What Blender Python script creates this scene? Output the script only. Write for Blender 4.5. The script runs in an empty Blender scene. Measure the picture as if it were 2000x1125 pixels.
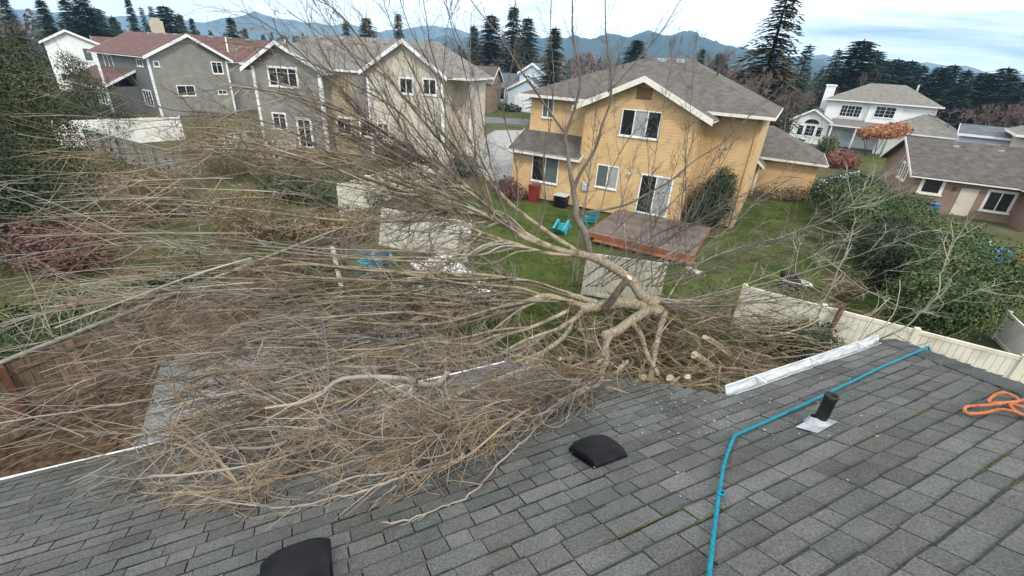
import bpy, math, random
from mathutils import Vector, Matrix, noise
from math import radians as R, sin, cos, tan, pi, atan2, sqrt
rnd = random.Random(7)
sc = bpy.context.scene
col = sc.collection

# ------------------------------------------------------------------ camera
CAMH = 7.8
F = 880.0; CX = 1000.0; CY = 562.5          # focal length and centre in photograph pixels
_d = Vector((-120.0, 1788.0, F)).normalized()   # straight down, seen in camera axes
_f = Vector((0, 0, 1)); _y = (_f - _d*(_f.dot(_d))).normalized(); _u = -_d; _x = _y.cross(_u)
def c2w(v): return Vector((_x.dot(v), _y.dot(v), _u.dot(v)))
CAM = Vector((0, 0, CAMH))
def ray(px, py): return c2w(Vector((px-CX, py-CY, F)))
def at_r(px, py, r): return CAM + ray(px, py).normalized()*r
def at_z(px, py, z): d = ray(px, py); return CAM + d*((z-CAMH)/d.z)
def proj(p):
    q = p - CAM
    c = _x*q.x + _y*q.y + _u*q.z
    if c.z < 0.05: return (-9999, -9999)
    return (CX + F*c.x/c.z, CY + F*c.y/c.z)
cd = bpy.data.cameras.new('camera'); cam = bpy.data.objects.new('camera', cd); col.objects.link(cam)
cd.sensor_width = 36; cd.lens = F/2000*36; cd.clip_start = 0.05; cd.clip_end = 60000
rx, ry, rz = c2w(Vector((1, 0, 0))), c2w(Vector((0, -1, 0))), c2w(Vector((0, 0, -1)))
M = Matrix((rx, ry, rz)).transposed().to_4x4(); M.translation = CAM
cam.matrix_world = M
sc.camera = cam

# ------------------------------------------------------------------ world, sun, exposure
SUN_EL, SUN_AZ = 42.0, 160.0                # azimuth from +Y towards +X
w = bpy.data.worlds.new('World'); sc.world = w; w.use_nodes = True
nt = w.node_tree; N = nt.nodes; L = nt.links
bg = N['Background']; bg.inputs['Strength'].default_value = 0.1
sky = N.new('ShaderNodeTexSky'); sky.sky_type = 'NISHITA'; sky.sun_disc = False
sky.sun_elevation = R(SUN_EL); sky.sun_rotation = R(SUN_AZ); sky.air_density = 1.0; sky.dust_density = 1.0
tc = N.new('ShaderNodeTexCoord')
sep = N.new('ShaderNodeSeparateXYZ'); L.new(tc.outputs['Generated'], sep.inputs[0])
ad = N.new('ShaderNodeMath'); ad.operation = 'MAXIMUM'; L.new(sep.outputs['Z'], ad.inputs[0]); ad.inputs[1].default_value = 0.0
ad2 = N.new('ShaderNodeMath'); ad2.operation = 'ADD'; L.new(ad.outputs[0], ad2.inputs[0]); ad2.inputs[1].default_value = 0.16
cmb = N.new('ShaderNodeCombineXYZ')
for i, ax in enumerate('XY'):
    dv = N.new('ShaderNodeMath'); dv.operation = 'DIVIDE'; L.new(sep.outputs[ax], dv.inputs[0]); L.new(ad2.outputs[0], dv.inputs[1])
    L.new(dv.outputs[0], cmb.inputs[i])
cn = N.new('ShaderNodeTexNoise'); cn.inputs['Scale'].default_value = 0.55; cn.inputs['Detail'].default_value = 8; cn.inputs['Roughness'].default_value = 0.58
cn.inputs['Distortion'].default_value = 0.4
mp = N.new('ShaderNodeMapping'); mp.inputs['Location'].default_value = (1.7, 3.1, 0); L.new(cmb.outputs[0], mp.inputs[0]); L.new(mp.outputs[0], cn.inputs['Vector'])
cr = N.new('ShaderNodeValToRGB'); cr.color_ramp.elements[0].position = 0.28; cr.color_ramp.elements[1].position = 0.43
L.new(cn.outputs['Fac'], cr.inputs[0])
cn2 = N.new('ShaderNodeTexNoise'); cn2.inputs['Scale'].default_value = 1.3; cn2.inputs['Detail'].default_value = 6; L.new(mp.outputs[0], cn2.inputs['Vector'])
cr2 = N.new('ShaderNodeValToRGB'); cr2.color_ramp.elements[0].position = 0.3; cr2.color_ramp.elements[1].position = 0.62
cr2.color_ramp.elements[0].color = (14.4, 15.6, 16.2, 1); cr2.color_ramp.elements[1].color = (18.5, 18.7, 18.5, 1)
L.new(cn2.outputs['Fac'], cr2.inputs[0])
mx = N.new('ShaderNodeMixRGB'); L.new(cr.outputs[0], mx.inputs[0]); L.new(sky.outputs[0], mx.inputs[1]); L.new(cr2.outputs[0], mx.inputs[2])
L.new(mx.outputs[0], bg.inputs['Color'])
sl = bpy.data.lights.new('sun', 'SUN'); sl.energy = 2.1; sl.angle = R(9); sl.color = (1.0, 0.93, 0.83)
so = bpy.data.objects.new('sun', sl); col.objects.link(so)
sd = Vector((sin(R(SUN_AZ))*cos(R(SUN_EL)), cos(R(SUN_AZ))*cos(R(SUN_EL)), sin(R(SUN_EL))))
so.rotation_euler = sd.to_track_quat('Z', 'Y').to_euler(); so.location = (20, -20, 60)
sc.view_settings.view_transform = 'Standard'; sc.view_settings.look = 'None'; sc.view_settings.exposure = 0.28; sc.view_settings.gamma = 1.0

# ------------------------------------------------------------------ helpers: tagging
def tag(o, label=None, cat=None, group=None, kind=None):
    if label: o['label'] = label
    if cat: o['category'] = cat
    if group: o['group'] = group
    if kind: o['kind'] = kind
    return o
def thing(name, label, cat, loc=(0, 0, 0), th=0.0, group=None):
    o = bpy.data.objects.new(name, None); col.objects.link(o)
    o.location = loc; o.rotation_euler = (0, 0, R(th)); o.empty_display_size = 0.2
    return tag(o, label, cat, group)

# ------------------------------------------------------------------ helpers: mesh builder
class MB:
    def __init__(s): s.v = []; s.f = []; s.m = []; s.c = []; s.sm = []
    def face(s, pts, mi=0, c=None, sm=False):
        b = len(s.v); s.v += [tuple(p) for p in pts]; s.f.append(tuple(range(b, b+len(pts)))); s.m.append(mi); s.c.append(c); s.sm.append(sm)
    def grid_faces(s, verts, faces, mi=0, c=None, sm=False):
        b = len(s.v); s.v += [tuple(p) for p in verts]
        for f in faces: s.f.append(tuple(b+i for i in f)); s.m.append(mi); s.c.append(c); s.sm.append(sm)
    def box(s, x0, x1, y0, y1, z0, z1, mi=0, mat=None, c=None):
        vs = [Vector(p) for p in ((x0,y0,z0),(x1,y0,z0),(x1,y1,z0),(x0,y1,z0),(x0,y0,z1),(x1,y0,z1),(x1,y1,z1),(x0,y1,z1))]
        if mat is not None: vs = [mat @ p for p in vs]
        s.grid_faces(vs, [(0,3,2,1),(4,5,6,7),(0,1,5,4),(1,2,6,5),(2,3,7,6),(3,0,4,7)], mi, c)
    def bbox(s, x0, x1, y0, y1, z0, z1, b=0.01, mi=0, mat=None, c=None):
        # box with chamfered edges
        if x1 < x0: x0, x1 = x1, x0
        b = min(b, (x1-x0)*.45, (y1-y0)*.45, (z1-z0)*.45)
        vs = []
        for (sx, X) in ((1, x0), (-1, x1)):
            for (sy, Y) in ((1, y0), (-1, y1)):
                for (sz, Z) in ((1, z0), (-1, z1)):
                    vs += [Vector((X, Y+sy*b, Z+sz*b)), Vector((X+sx*b, Y, Z+sz*b)), Vector((X+sx*b, Y+sy*b, Z))]
        i = lambda x, y, z, k: ((x*2+y)*2+z)*3+k
        fs = []
        for x in (0, 1): fs.append([i(x,0,0,0), i(x,1,0,0), i(x,1,1,0), i(x,0,1,0)])
        for y in (0, 1): fs.append([i(0,y,0,1), i(1,y,0,1), i(1,y,1,1), i(0,y,1,1)])
        for z in (0, 1): fs.append([i(0,0,z,2), i(1,0,z,2), i(1,1,z,2), i(0,1,z,2)])
        for y in (0, 1):
            for z in (0, 1): fs.append([i(0,y,z,1), i(1,y,z,1), i(1,y,z,2), i(0,y,z,2)])
        for x in (0, 1):
            for z in (0, 1): fs.append([i(x,0,z,0), i(x,1,z,0), i(x,1,z,2), i(x,0,z,2)])
        for x in (0, 1):
            for y in (0, 1): fs.append([i(x,y,0,0), i(x,y,1,0), i(x,y,1,1), i(x,y,0,1)])
        for x in (0, 1):
            for y in (0, 1):
                for z in (0, 1): fs.append([i(x,y,z,0), i(x,y,z,1), i(x,y,z,2)])
        cen = Vector(((x0+x1)/2, (y0+y1)/2, (z0+z1)/2))
        out = []
        for f in fs:
            p = [vs[k] for k in f]; n = (p[1]-p[0]).cross(p[2]-p[0]); m = sum(p, Vector())/len(p) - cen
            out.append(tuple(f) if n.dot(m) > 0 else tuple(reversed(f)))
        if mat is not None: vs = [mat @ p for p in vs]
        s.grid_faces(vs, out, mi, c)
    def extr(s, poly, d, mi=0, c=None):
        # planar polygon (3D points, any order) pushed along vector d, closed
        p = [Vector(q) for q in poly]; d = Vector(d); n = Vector()
        for k in range(len(p)): n += p[k].cross(p[(k+1) % len(p)])
        if n.dot(d) < 0: p.reverse()
        k = len(p); vs = p + [q+d for q in p]
        fs = [tuple(reversed(range(k))), tuple(range(k, 2*k))] + [(i, (i+1) % k, k+(i+1) % k, k+i) for i in range(k)]
        s.grid_faces(vs, fs, mi, c)
    def tube(s, pts, rad, sides=6, mi=0, cap=True, c=None, sm=True):
        n = len(pts)
        if n < 2: return
        t = (pts[1]-pts[0]).normalized()
        a = t.orthogonal().normalized(); base = len(s.v)
        for i in range(n):
            if i == 0: t = pts[1]-pts[0]
            elif i == n-1: t = pts[-1]-pts[-2]
            else: t = pts[i+1]-pts[i-1]
            if t.length < 1e-9: t = Vector((0, 0, 1))
            t = t.normalized(); a = a - t*a.dot(t)
            a = a.normalized() if a.length > 1e-6 else t.orthogonal().normalized()
            b = t.cross(a); r = rad[i] if isinstance(rad, (list, tuple)) else rad
            for k in range(sides):
                w = 2*pi*k/sides; s.v.append(tuple(pts[i] + a*(cos(w)*r) + b*(sin(w)*r)))
        for i in range(n-1):
            for k in range(sides):
                k2 = (k+1) % sides
                s.f.append((base+i*sides+k, base+i*sides+k2, base+(i+1)*sides+k2, base+(i+1)*sides+k)); s.m.append(mi); s.c.append(c); s.sm.append(sm)
        if cap:
            s.f.append(tuple(base+k for k in reversed(range(sides)))); s.m.append(mi); s.c.append(c); s.sm.append(False)
            s.f.append(tuple(base+(n-1)*sides+k for k in range(sides))); s.m.append(mi); s.c.append(c); s.sm.append(False)
    def bar(s, a, b, w, h, mi=0, up=Vector((0, 0, 1)), c=None):
        a = Vector(a); b = Vector(b); x = (b-a); l = x.length; x.normalize(); y = up.cross(x)
        y = y.normalized() if y.length > 1e-6 else x.orthogonal().normalized(); z = x.cross(y)
        m = Matrix((x, y, z)).transposed().to_4x4(); m.translation = a
        s.bbox(0, l, -w/2, w/2, -h/2, h/2, min(w, h)*.12, mi, m, c)
    def lathe(s, prof, sides=16, mi=0, mat=None, sm=True):
        vs = []; fs = []
        for (r, z) in prof:
            for k in range(sides): vs.append(Vector((r*cos(2*pi*k/sides), r*sin(2*pi*k/sides), z)))
        for i in range(len(prof)-1):
            for k in range(sides):
                k2 = (k+1) % sides; fs.append((i*sides+k, i*sides+k2, (i+1)*sides+k2, (i+1)*sides+k))
        if mat is not None: vs = [mat @ p for p in vs]
        s.grid_faces(vs, fs, mi, None, sm)
    def build(s, name, mats, parent=None, loc=None):
        me = bpy.data.meshes.new(name); me.from_pydata(s.v, [], s.f)
        if not isinstance(mats, (list, tuple)): mats = [mats]
        for m in mats: me.materials.append(m)
        me.polygons.foreach_set('material_index', s.m); me.polygons.foreach_set('use_smooth', s.sm)
        if any(c is not None for c in s.c):
            at = me.attributes.new('tint', 'FLOAT_COLOR', 'FACE')
            fl = []
            for c in s.c:
                c = c if c is not None else (1, 1, 1); fl += [c[0], c[1], c[2], 1.0]
            at.data.foreach_set('color', fl)
        me.update()
        o = bpy.data.objects.new(name, me); col.objects.link(o)
        if parent is not None: o.parent = parent
        if loc is not None: o.location = loc
        return o
def kids(o): return [c for c in bpy.data.objects if c.parent == o]
def copy_tree(o, parent=None):
    ch = kids(o); c = o.copy(); col.objects.link(c)
    c.parent = parent
    for k in ch: copy_tree(k, c)
    return c

# ------------------------------------------------------------------ materials
def newmat(name):
    m = bpy.data.materials.new(name); m.use_nodes = True
    return m, m.node_tree.nodes, m.node_tree.links, m.node_tree.nodes['Principled BSDF']
def noisy(name, c1, c2, scale=4.0, rough=0.7, bump=0.0, bscale=None, detail=6, lo=0.35, hi=0.65, attr=False, island=0.0, coord='Object', spec=0.3, stretch=None, metallic=0.0):
    m, n, l, b = newmat(name)
    t = n.new('ShaderNodeTexCoord'); src = t.outputs[coord]
    if stretch:
        mp = n.new('ShaderNodeMapping'); mp.inputs['Scale'].default_value = stretch; l.new(src, mp.inputs[0]); src = mp.outputs[0]
    x = n.new('ShaderNodeTexNoise'); x.inputs['Scale'].default_value = scale; x.inputs['Detail'].default_value = detail; x.inputs['Roughness'].default_value = 0.6
    l.new(src, x.inputs['Vector'])
    r = n.new('ShaderNodeValToRGB'); r.color_ramp.elements[0].position = lo; r.color_ramp.elements[1].position = hi
    r.color_ramp.elements[0].color = (*c1, 1); r.color_ramp.elements[1].color = (*c2, 1)
    l.new(x.outputs['Fac'], r.inputs[0]); out = r.outputs[0]
    if attr:
        a = n.new('ShaderNodeAttribute'); a.attribute_name = 'tint'
        mu = n.new('ShaderNodeMixRGB'); mu.blend_type = 'MULTIPLY'; mu.inputs[0].default_value = 1; l.new(out, mu.inputs[1]); l.new(a.outputs['Color'], mu.inputs[2]); out = mu.outputs[0]
    if island:
        g = n.new('ShaderNodeNewGeometry'); h = n.new('ShaderNodeMapRange'); l.new(g.outputs['Random Per Island'], h.inputs[0])
        h.inputs[3].default_value = 1-island; h.inputs[4].default_value = 1+island
        mu = n.new('ShaderNodeVectorMath'); mu.operation = 'SCALE'; l.new(out, mu.inputs[0]); l.new(h.outputs[0], mu.inputs['Scale']); out = mu.outputs[0]
    l.new(out, b.inputs['Base Color']); b.inputs['Roughness'].default_value = rough; b.inputs['Specular IOR Level'].default_value = spec; b.inputs['Metallic'].default_value = metallic
    if bump:
        y = n.new('ShaderNodeTexNoise'); y.inputs['Scale'].default_value = bscale or scale*4; y.inputs['Detail'].default_value = 5; l.new(src, y.inputs['Vector'])
        u = n.new('ShaderNodeBump'); u.inputs['Strength'].default_value = bump; u.inputs['Distance'].default_value = 0.02
        l.new(y.outputs['Fac'], u.inputs['Height']); l.new(u.outputs[0], b.inputs['Normal'])
    return m
def siding(name, c1, c2, pitch=0.17, bump=0.6, horiz=True):
    # painted lap siding: boards as a saw-tooth relief, faint weathering in the paint
    m = noisy(name, c1, c2, 1.1, 0.62, spec=0.25)
    n, l = m.node_tree.nodes, m.node_tree.links; b = n['Principled BSDF']
    t = n.new('ShaderNodeTexCoord'); s = n.new('ShaderNodeSeparateXYZ'); l.new(t.outputs['Object'], s.inputs[0])
    d = n.new('ShaderNodeMath'); d.operation = 'DIVIDE'; l.new(s.outputs['Z' if horiz else 'X'], d.inputs[0]); d.inputs[1].default_value = pitch
    f = n.new('ShaderNodeMath'); f.operation = 'FRACT'; l.new(d.outputs[0], f.inputs[0])
    v = n.new('ShaderNodeMath'); v.operation = 'SUBTRACT'; v.inputs[0].default_value = 1.0; l.new(f.outputs[0], v.inputs[1])
    u = n.new('ShaderNodeBump'); u.inputs['Strength'].default_value = bump; u.inputs['Distance'].default_value = 0.045
    l.new(v.outputs[0], u.inputs['Height']); l.new(u.outputs[0], b.inputs['Normal'])
    return m
def shingle_far(name, c1, c2):
    # small shingles of a roof seen from afar: brick pattern in the roof's own plane coordinates
    m = noisy(name, c1, c2, 2.2, 0.9, bump=0.25, bscale=30, spec=0.15)
    n, l = m.node_tree.nodes, m.node_tree.links; b = n['Principled BSDF']
    t = n.new('ShaderNodeTexCoord'); bt = n.new('ShaderNodeTexBrick'); mp = n.new('ShaderNodeMapping')
    mp.inputs['Rotation'].default_value = (R(90), 0, 0)
    l.new(t.outputs['Object'], mp.inputs[0]); l.new(mp.outputs[0], bt.inputs['Vector'])
    bt.inputs['Scale'].default_value = 1.0; bt.inputs['Brick Width'].default_value = 0.33; bt.inputs['Row Height'].default_value = 0.075; bt.inputs['Mortar Size'].default_value = 0.005
    bt.inputs['Color1'].default_value = (0.86, 0.86, 0.86, 1); bt.inputs['Color2'].default_value = (1.12, 1.12, 1.12, 1); bt.inputs['Mortar'].default_value = (0.75, 0.75, 0.75, 1)
    old = b.inputs['Base Color'].links[0].from_socket
    mu = n.new('ShaderNodeMixRGB'); mu.blend_type = 'MULTIPLY'; mu.inputs[0].default_value = 0.8; l.new(old, mu.inputs[1]); l.new(bt.outputs['Color'], mu.inputs[2]); l.new(mu.outputs[0], b.inputs['Base Color'])
    return m
def glass(name, c, rough=0.06):
    m, n, l, b = newmat(name); b.inputs['Base Color'].default_value = (*c, 1); b.inputs['Roughness'].default_value = rough; b.inputs['Specular IOR Level'].default_value = 0.6
    t = n.new('ShaderNodeTexCoord'); x = n.new('ShaderNodeTexNoise'); x.inputs['Scale'].default_value = 1.5; l.new(t.outputs['Object'], x.inputs['Vector'])
    u = n.new('ShaderNodeBump'); u.inputs['Strength'].default_value = 0.05; l.new(x.outputs['Fac'], u.inputs['Height']); l.new(u.outputs[0], b.inputs['Normal'])
    return m
X = {}
def shingle_mat():
    m = noisy('roof_granules', (0.60, 0.60, 0.60), (1.42, 1.42, 1.42), 90, 0.94, bump=0.7, bscale=220, attr=True, spec=0.15, detail=9, lo=.33, hi=.68)
    n, l = m.node_tree.nodes, m.node_tree.links; b = n['Principled BSDF']; old = b.inputs['Base Color'].links[0].from_socket
    t = n.new('ShaderNodeTexCoord'); x = n.new('ShaderNodeTexNoise'); x.inputs['Scale'].default_value = 1.7; x.inputs['Detail'].default_value = 9; x.inputs['Roughness'].default_value = .7; l.new(t.outputs['Object'], x.inputs['Vector'])
    r = n.new('ShaderNodeValToRGB'); r.color_ramp.elements[0].position = .3; r.color_ramp.elements[1].position = .7; r.color_ramp.elements[0].color = (.70, .71, .66, 1); r.color_ramp.elements[1].color = (1.22, 1.22, 1.24, 1); l.new(x.outputs['Fac'], r.inputs[0])
    mu = n.new('ShaderNodeMixRGB'); mu.blend_type = 'MULTIPLY'; mu.inputs[0].default_value = 1; l.new(old, mu.inputs[1]); l.new(r.outputs[0], mu.inputs[2]); l.new(mu.outputs[0], b.inputs['Base Color']); return m
X['shingle'] = shingle_mat()
X['grimeshade'] = noisy('lip_dirt_and_shade', (0.016, 0.017, 0.014), (0.045, 0.045, 0.036), 25, 0.95)  # dark course lines: butt-edge shade painted into the colour, along with dirt
X['underlay'] = noisy('roof_underlay', (0.012, 0.013, 0.013), (0.03, 0.032, 0.03), 20, 0.95)
X['moss'] = noisy('roof_moss', (0.05, 0.045, 0.014), (0.13, 0.115, 0.03), 30, 0.95, bump=0.5, bscale=120)
X['white'] = noisy('white_paint', (0.72, 0.73, 0.73), (0.80, 0.81, 0.81), 3, 0.45)
X['gutter'] = noisy('white_gutter_metal', (0.36, 0.37, 0.38), (0.66, 0.68, 0.70), 6, 0.4, stretch=(1, 1, 6))
X['vinyl'] = noisy('fence_vinyl', (0.46, 0.435, 0.345), (0.70, 0.67, 0.57), 1.3, 0.5, detail=10, lo=.25, hi=.55)
X['vinylw'] = noisy('fence_vinyl_white', (0.58, 0.56, 0.51), (0.82, 0.81, 0.77), 1.3, 0.45, detail=10, lo=.25, hi=.5)
X['cedar'] = noisy('weathered_cedar', (0.095, 0.066, 0.048), (0.22, 0.155, 0.11), 3, 0.85, bump=0.4, stretch=(9, 9, 1), attr=True)
X['cedartop'] = noisy('grey_cedar_rail', (0.12, 0.115, 0.095), (0.23, 0.22, 0.185), 6, 0.9, bump=0.3)
X['greywood'] = noisy('grey_fence_wood', (0.15, 0.145, 0.135), (0.27, 0.26, 0.24), 3, 0.9, bump=0.3, stretch=(9, 9, 1), attr=True)
X['dirtyvinyl'] = noisy('dirty_vinyl', (0.26, 0.235, 0.205), (0.42, 0.385, 0.345), 2.5, 0.7, bump=0.2)
X['redpost'] = noisy('stained_post', (0.10, 0.042, 0.030), (0.15, 0.066, 0.046), 6, 0.75, stretch=(6, 6, 1))
X['yellow'] = siding('yellow_lap_siding', (0.455, 0.298, 0.145), (0.55, 0.375, 0.19), bump=1.0)
X['trimw'] = noisy('cream_trim', (0.66, 0.63, 0.56), (0.76, 0.73, 0.66), 5, 0.55)
X['roofbrown'] = shingle_far('brown_grey_shingles', (0.092, 0.081, 0.074), (0.142, 0.126, 0.114))
X['roofred'] = shingle_far('red_brown_shingles', (0.105, 0.058, 0.052), (0.16, 0.092, 0.082))
X['roofgrey'] = shingle_far('grey_shingles', (0.16, 0.15, 0.135), (0.225, 0.21, 0.19))
X['roofdark'] = shingle_far('dark_shingles', (0.075, 0.066, 0.06), (0.125, 0.11, 0.10))
X['roofslate'] = shingle_far('blue_grey_shingles', (0.085, 0.095, 0.11), (0.13, 0.14, 0.16))
X['greyside'] = siding('grey_lap_siding', (0.19, 0.183, 0.162), (0.24, 0.232, 0.207))
X['greydark'] = siding('dark_grey_siding', (0.092, 0.095, 0.10), (0.125, 0.128, 0.13))
X['taupe'] = siding('taupe_siding', (0.21, 0.19, 0.165), (0.265, 0.24, 0.21))
X['tan'] = siding('tan_siding', (0.45, 0.405, 0.335), (0.52, 0.47, 0.395))
X['ochre'] = siding('ochre_siding', (0.36, 0.28, 0.17), (0.42, 0.33, 0.21))
X['brownside'] = siding('brown_siding', (0.185, 0.128, 0.094), (0.235, 0.166, 0.125))
X['whiteside'] = siding('white_siding', (0.70, 0.71, 0.71), (0.78, 0.79, 0.79))
X['blueside'] = siding('pale_blue_siding', (0.45, 0.53, 0.60), (0.52, 0.60, 0.67))
X['beige'] = siding('beige_siding', (0.42, 0.37, 0.29), (0.48, 0.43, 0.34))
X['glass'] = glass('window_glass_dark', (0.012, 0.014, 0.018))
X['glassg'] = glass('window_glass_curtained', (0.10, 0.12, 0.115), 0.12)
X['blind'] = noisy('vertical_blinds', (0.22, 0.24, 0.23), (0.40, 0.42, 0.40), 3, 0.5, stretch=(7, 7, 0.2), spec=0.6)
X['darkwood'] = noisy('attic_vent_wood', (0.16, 0.085, 0.045), (0.24, 0.13, 0.07), 6, 0.8)
X['deckbd'] = noisy('deck_boards', (0.115, 0.088, 0.078), (0.18, 0.142, 0.128), 4, 0.7, bump=0.2, attr=True, stretch=(1, 8, 1))
X['deckrim'] = noisy('deck_rim_stain', (0.19, 0.068, 0.030), (0.29, 0.108, 0.046), 5, 0.6, stretch=(1, 1, 5))
X['concrete'] = noisy('concrete', (0.33, 0.32, 0.30), (0.44, 0.43, 0.40), 2.5, 0.9, bump=0.2)
X['teal'] = noisy('teal_plastic', (0.010, 0.26, 0.36), (0.015, 0.34, 0.45), 5, 0.4, spec=0.5)
X['tealrope'] = noisy('teal_rope', (0.006, 0.13, 0.20), (0.012, 0.27, 0.37), 60, 0.75, bump=0.6, bscale=180)
X['orangerope'] = noisy('orange_rope', (0.42, 0.12, 0.045), (0.60, 0.22, 0.095), 60, 0.75, bump=0.6, bscale=180)
X['black'] = noisy('black_plastic', (0.004, 0.004, 0.006), (0.012, 0.012, 0.015), 6, 0.62, bump=0.15, bscale=40, spec=0.14)
X['blackpipe'] = noisy('black_pipe', (0.010, 0.012, 0.012), (0.026, 0.028, 0.028), 14, 0.5, bump=0.1)
X['zinc'] = noisy('galvanised_flashing', (0.22, 0.24, 0.255), (0.42, 0.45, 0.47), 9, 0.45, bump=0.1, metallic=0.25)
X['greymetal'] = noisy('grey_lid', (0.40, 0.42, 0.44), (0.55, 0.57, 0.59), 6, 0.5)
X['redpl'] = noisy('dark_red_plastic', (0.15, 0.018, 0.018), (0.22, 0.03, 0.028), 5, 0.5)
X['bluetarp'] = noisy('blue_tarp', (0.03, 0.11, 0.33), (0.06, 0.19, 0.46), 3, 0.5, bump=0.4, bscale=5)
X['orangepl'] = noisy('orange_body', (0.42, 0.07, 0.02), (0.55, 0.11, 0.03), 5, 0.5)
MATS_TW = ('barkg', 'twiggrey', 'twigtan', 'twigbrown', 'twigdark', 'twigpale')
X['bark'] = noisy('pale_bark', (0.17, 0.14, 0.098), (0.38, 0.325, 0.24), 13, 0.88, bump=0.8, bscale=34, detail=10, stretch=(1, 1, 1))
X['barkg'] = noisy('olive_bark', (0.13, 0.105, 0.068), (0.37, 0.315, 0.215), 4, 0.85, bump=0.4, bscale=30, island=0.15)
X['twiggrey'] = noisy('grey_twig_bark', (0.145, 0.122, 0.102), (0.34, 0.30, 0.255), 1.6, 0.85, island=0.42)
X['twigtan'] = noisy('tan_twig_bark', (0.14, 0.105, 0.072), (0.33, 0.255, 0.175), 1.6, 0.85, island=0.42)
X['twigdark'] = noisy('dark_twig_bark', (0.085, 0.07, 0.058), (0.20, 0.17, 0.14), 1.6, 0.85, island=0.3)
X['twigpale'] = noisy('pale_twig_bark', (0.26, 0.245, 0.19), (0.44, 0.415, 0.33), 1.6, 0.85, island=0.25)
X['twigbrown'] = noisy('brown_twig_bark', (0.10, 0.068, 0.042), (0.25, 0.175, 0.105), 1.6, 0.88, island=0.45)
X['cutwood'] = noisy('fresh_cut_wood', (0.55, 0.43, 0.24), (0.74, 0.62, 0.42), 18, 0.7)
X['chips'] = noisy('wood_chips', (0.24, 0.22, 0.185), (0.40, 0.37, 0.32), 40, 0.8, island=0.3)
X['trunkdark'] = noisy('conifer_bark', (0.05, 0.038, 0.03), (0.11, 0.085, 0.068), 5, 0.9, bump=0.5)
X['needle'] = noisy('conifer_needles', (0.024, 0.046, 0.038), (0.062, 0.094, 0.068), 0.5, 0.8, island=0.5, spec=0.1)
X['needleb'] = noisy('brownish_conifer_needles', (0.045, 0.045, 0.03), (0.085, 0.078, 0.05), 0.8, 0.8, island=0.5, spec=0.1)
X['cedarleaf'] = noisy('cypress_leaf', (0.028, 0.048, 0.022), (0.085, 0.085, 0.036), 0.7, 0.8, island=0.5, spec=0.1)
X['hedge'] = noisy('hedge_leaf', (0.030, 0.058, 0.020), (0.095, 0.130, 0.042), 0.6, 0.7, island=0.55, spec=0.2)
X['hedgedark'] = noisy('dark_shrub_leaf', (0.014, 0.030, 0.013), (0.042, 0.062, 0.024), 0.9, 0.7, island=0.5, spec=0.2)
X['shrub'] = noisy('shrub_leaf', (0.05, 0.075, 0.022), (0.12, 0.14, 0.05), 0.8, 0.75, island=0.45, spec=0.2)
X['dryleaf'] = noisy('dry_leaf', (0.13, 0.085, 0.045), (0.26, 0.18, 0.10), 0.8, 0.85, island=0.45, spec=0.1)
X['redleaf'] = noisy('red_leaf', (0.16, 0.06, 0.05), (0.28, 0.12, 0.095), 0.8, 0.8, island=0.4, spec=0.1)
X['maroon'] = noisy('maroon_twigs', (0.09, 0.042, 0.042), (0.17, 0.078, 0.072), 0.8, 0.85, island=0.4, spec=0.1)
X['orangeleaf'] = noisy('rust_leaf', (0.30, 0.12, 0.055), (0.44, 0.20, 0.10), 0.8, 0.8, island=0.35, spec=0.1)
X['baretwig'] = noisy('bare_tree_twig', (0.10, 0.078, 0.07), (0.19, 0.15, 0.135), 0.5, 0.9, island=0.3, spec=0.1)
X['barered'] = noisy('bare_tree_twig_purple', (0.125, 0.085, 0.08), (0.20, 0.14, 0.13), 0.5, 0.9, island=0.3, spec=0.1)
X['grass'] = noisy('grass_blade', (0.038, 0.078, 0.015), (0.10, 0.135, 0.038), 0.5, 0.8, island=0.45, spec=0.15)
def ground_mat():
    m = noisy('ground_cover', (0.055, 0.062, 0.026), (0.115, 0.105, 0.058), 0.35, 0.95, bump=0.6, bscale=6, detail=10, spec=0.05)
    return m
X['ground'] = ground_mat()
X['lawn'] = noisy('lawn_turf', (0.040, 0.070, 0.014), (0.098, 0.104, 0.034), 0.6, 0.95, bump=0.6, bscale=25, detail=10, spec=0.05)
X['mulch'] = noisy('bark_mulch', (0.026, 0.017, 0.010), (0.12, 0.078, 0.048), 9, 0.95, bump=1.0, bscale=14, detail=10, spec=0.1)
X['patio'] = noisy('patio_slabs', (0.14, 0.15, 0.155), (0.23, 0.24, 0.245), 2.2, 0.9, bump=0.2)
X['asphalt'] = noisy('asphalt', (0.10, 0.10, 0.10), (0.16, 0.16, 0.158), 1.5, 0.9)
X['drive'] = noisy('driveway_concrete', (0.24, 0.24, 0.235), (0.33, 0.33, 0.325), 1.2, 0.9)
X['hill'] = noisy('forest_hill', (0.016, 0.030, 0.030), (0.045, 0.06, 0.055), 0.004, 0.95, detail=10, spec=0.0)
X['hillfar'] = noisy('far_forest_hill', (0.03, 0.05, 0.06), (0.10, 0.13, 0.15), 0.003, 0.95, detail=10, spec=0.0)
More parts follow.
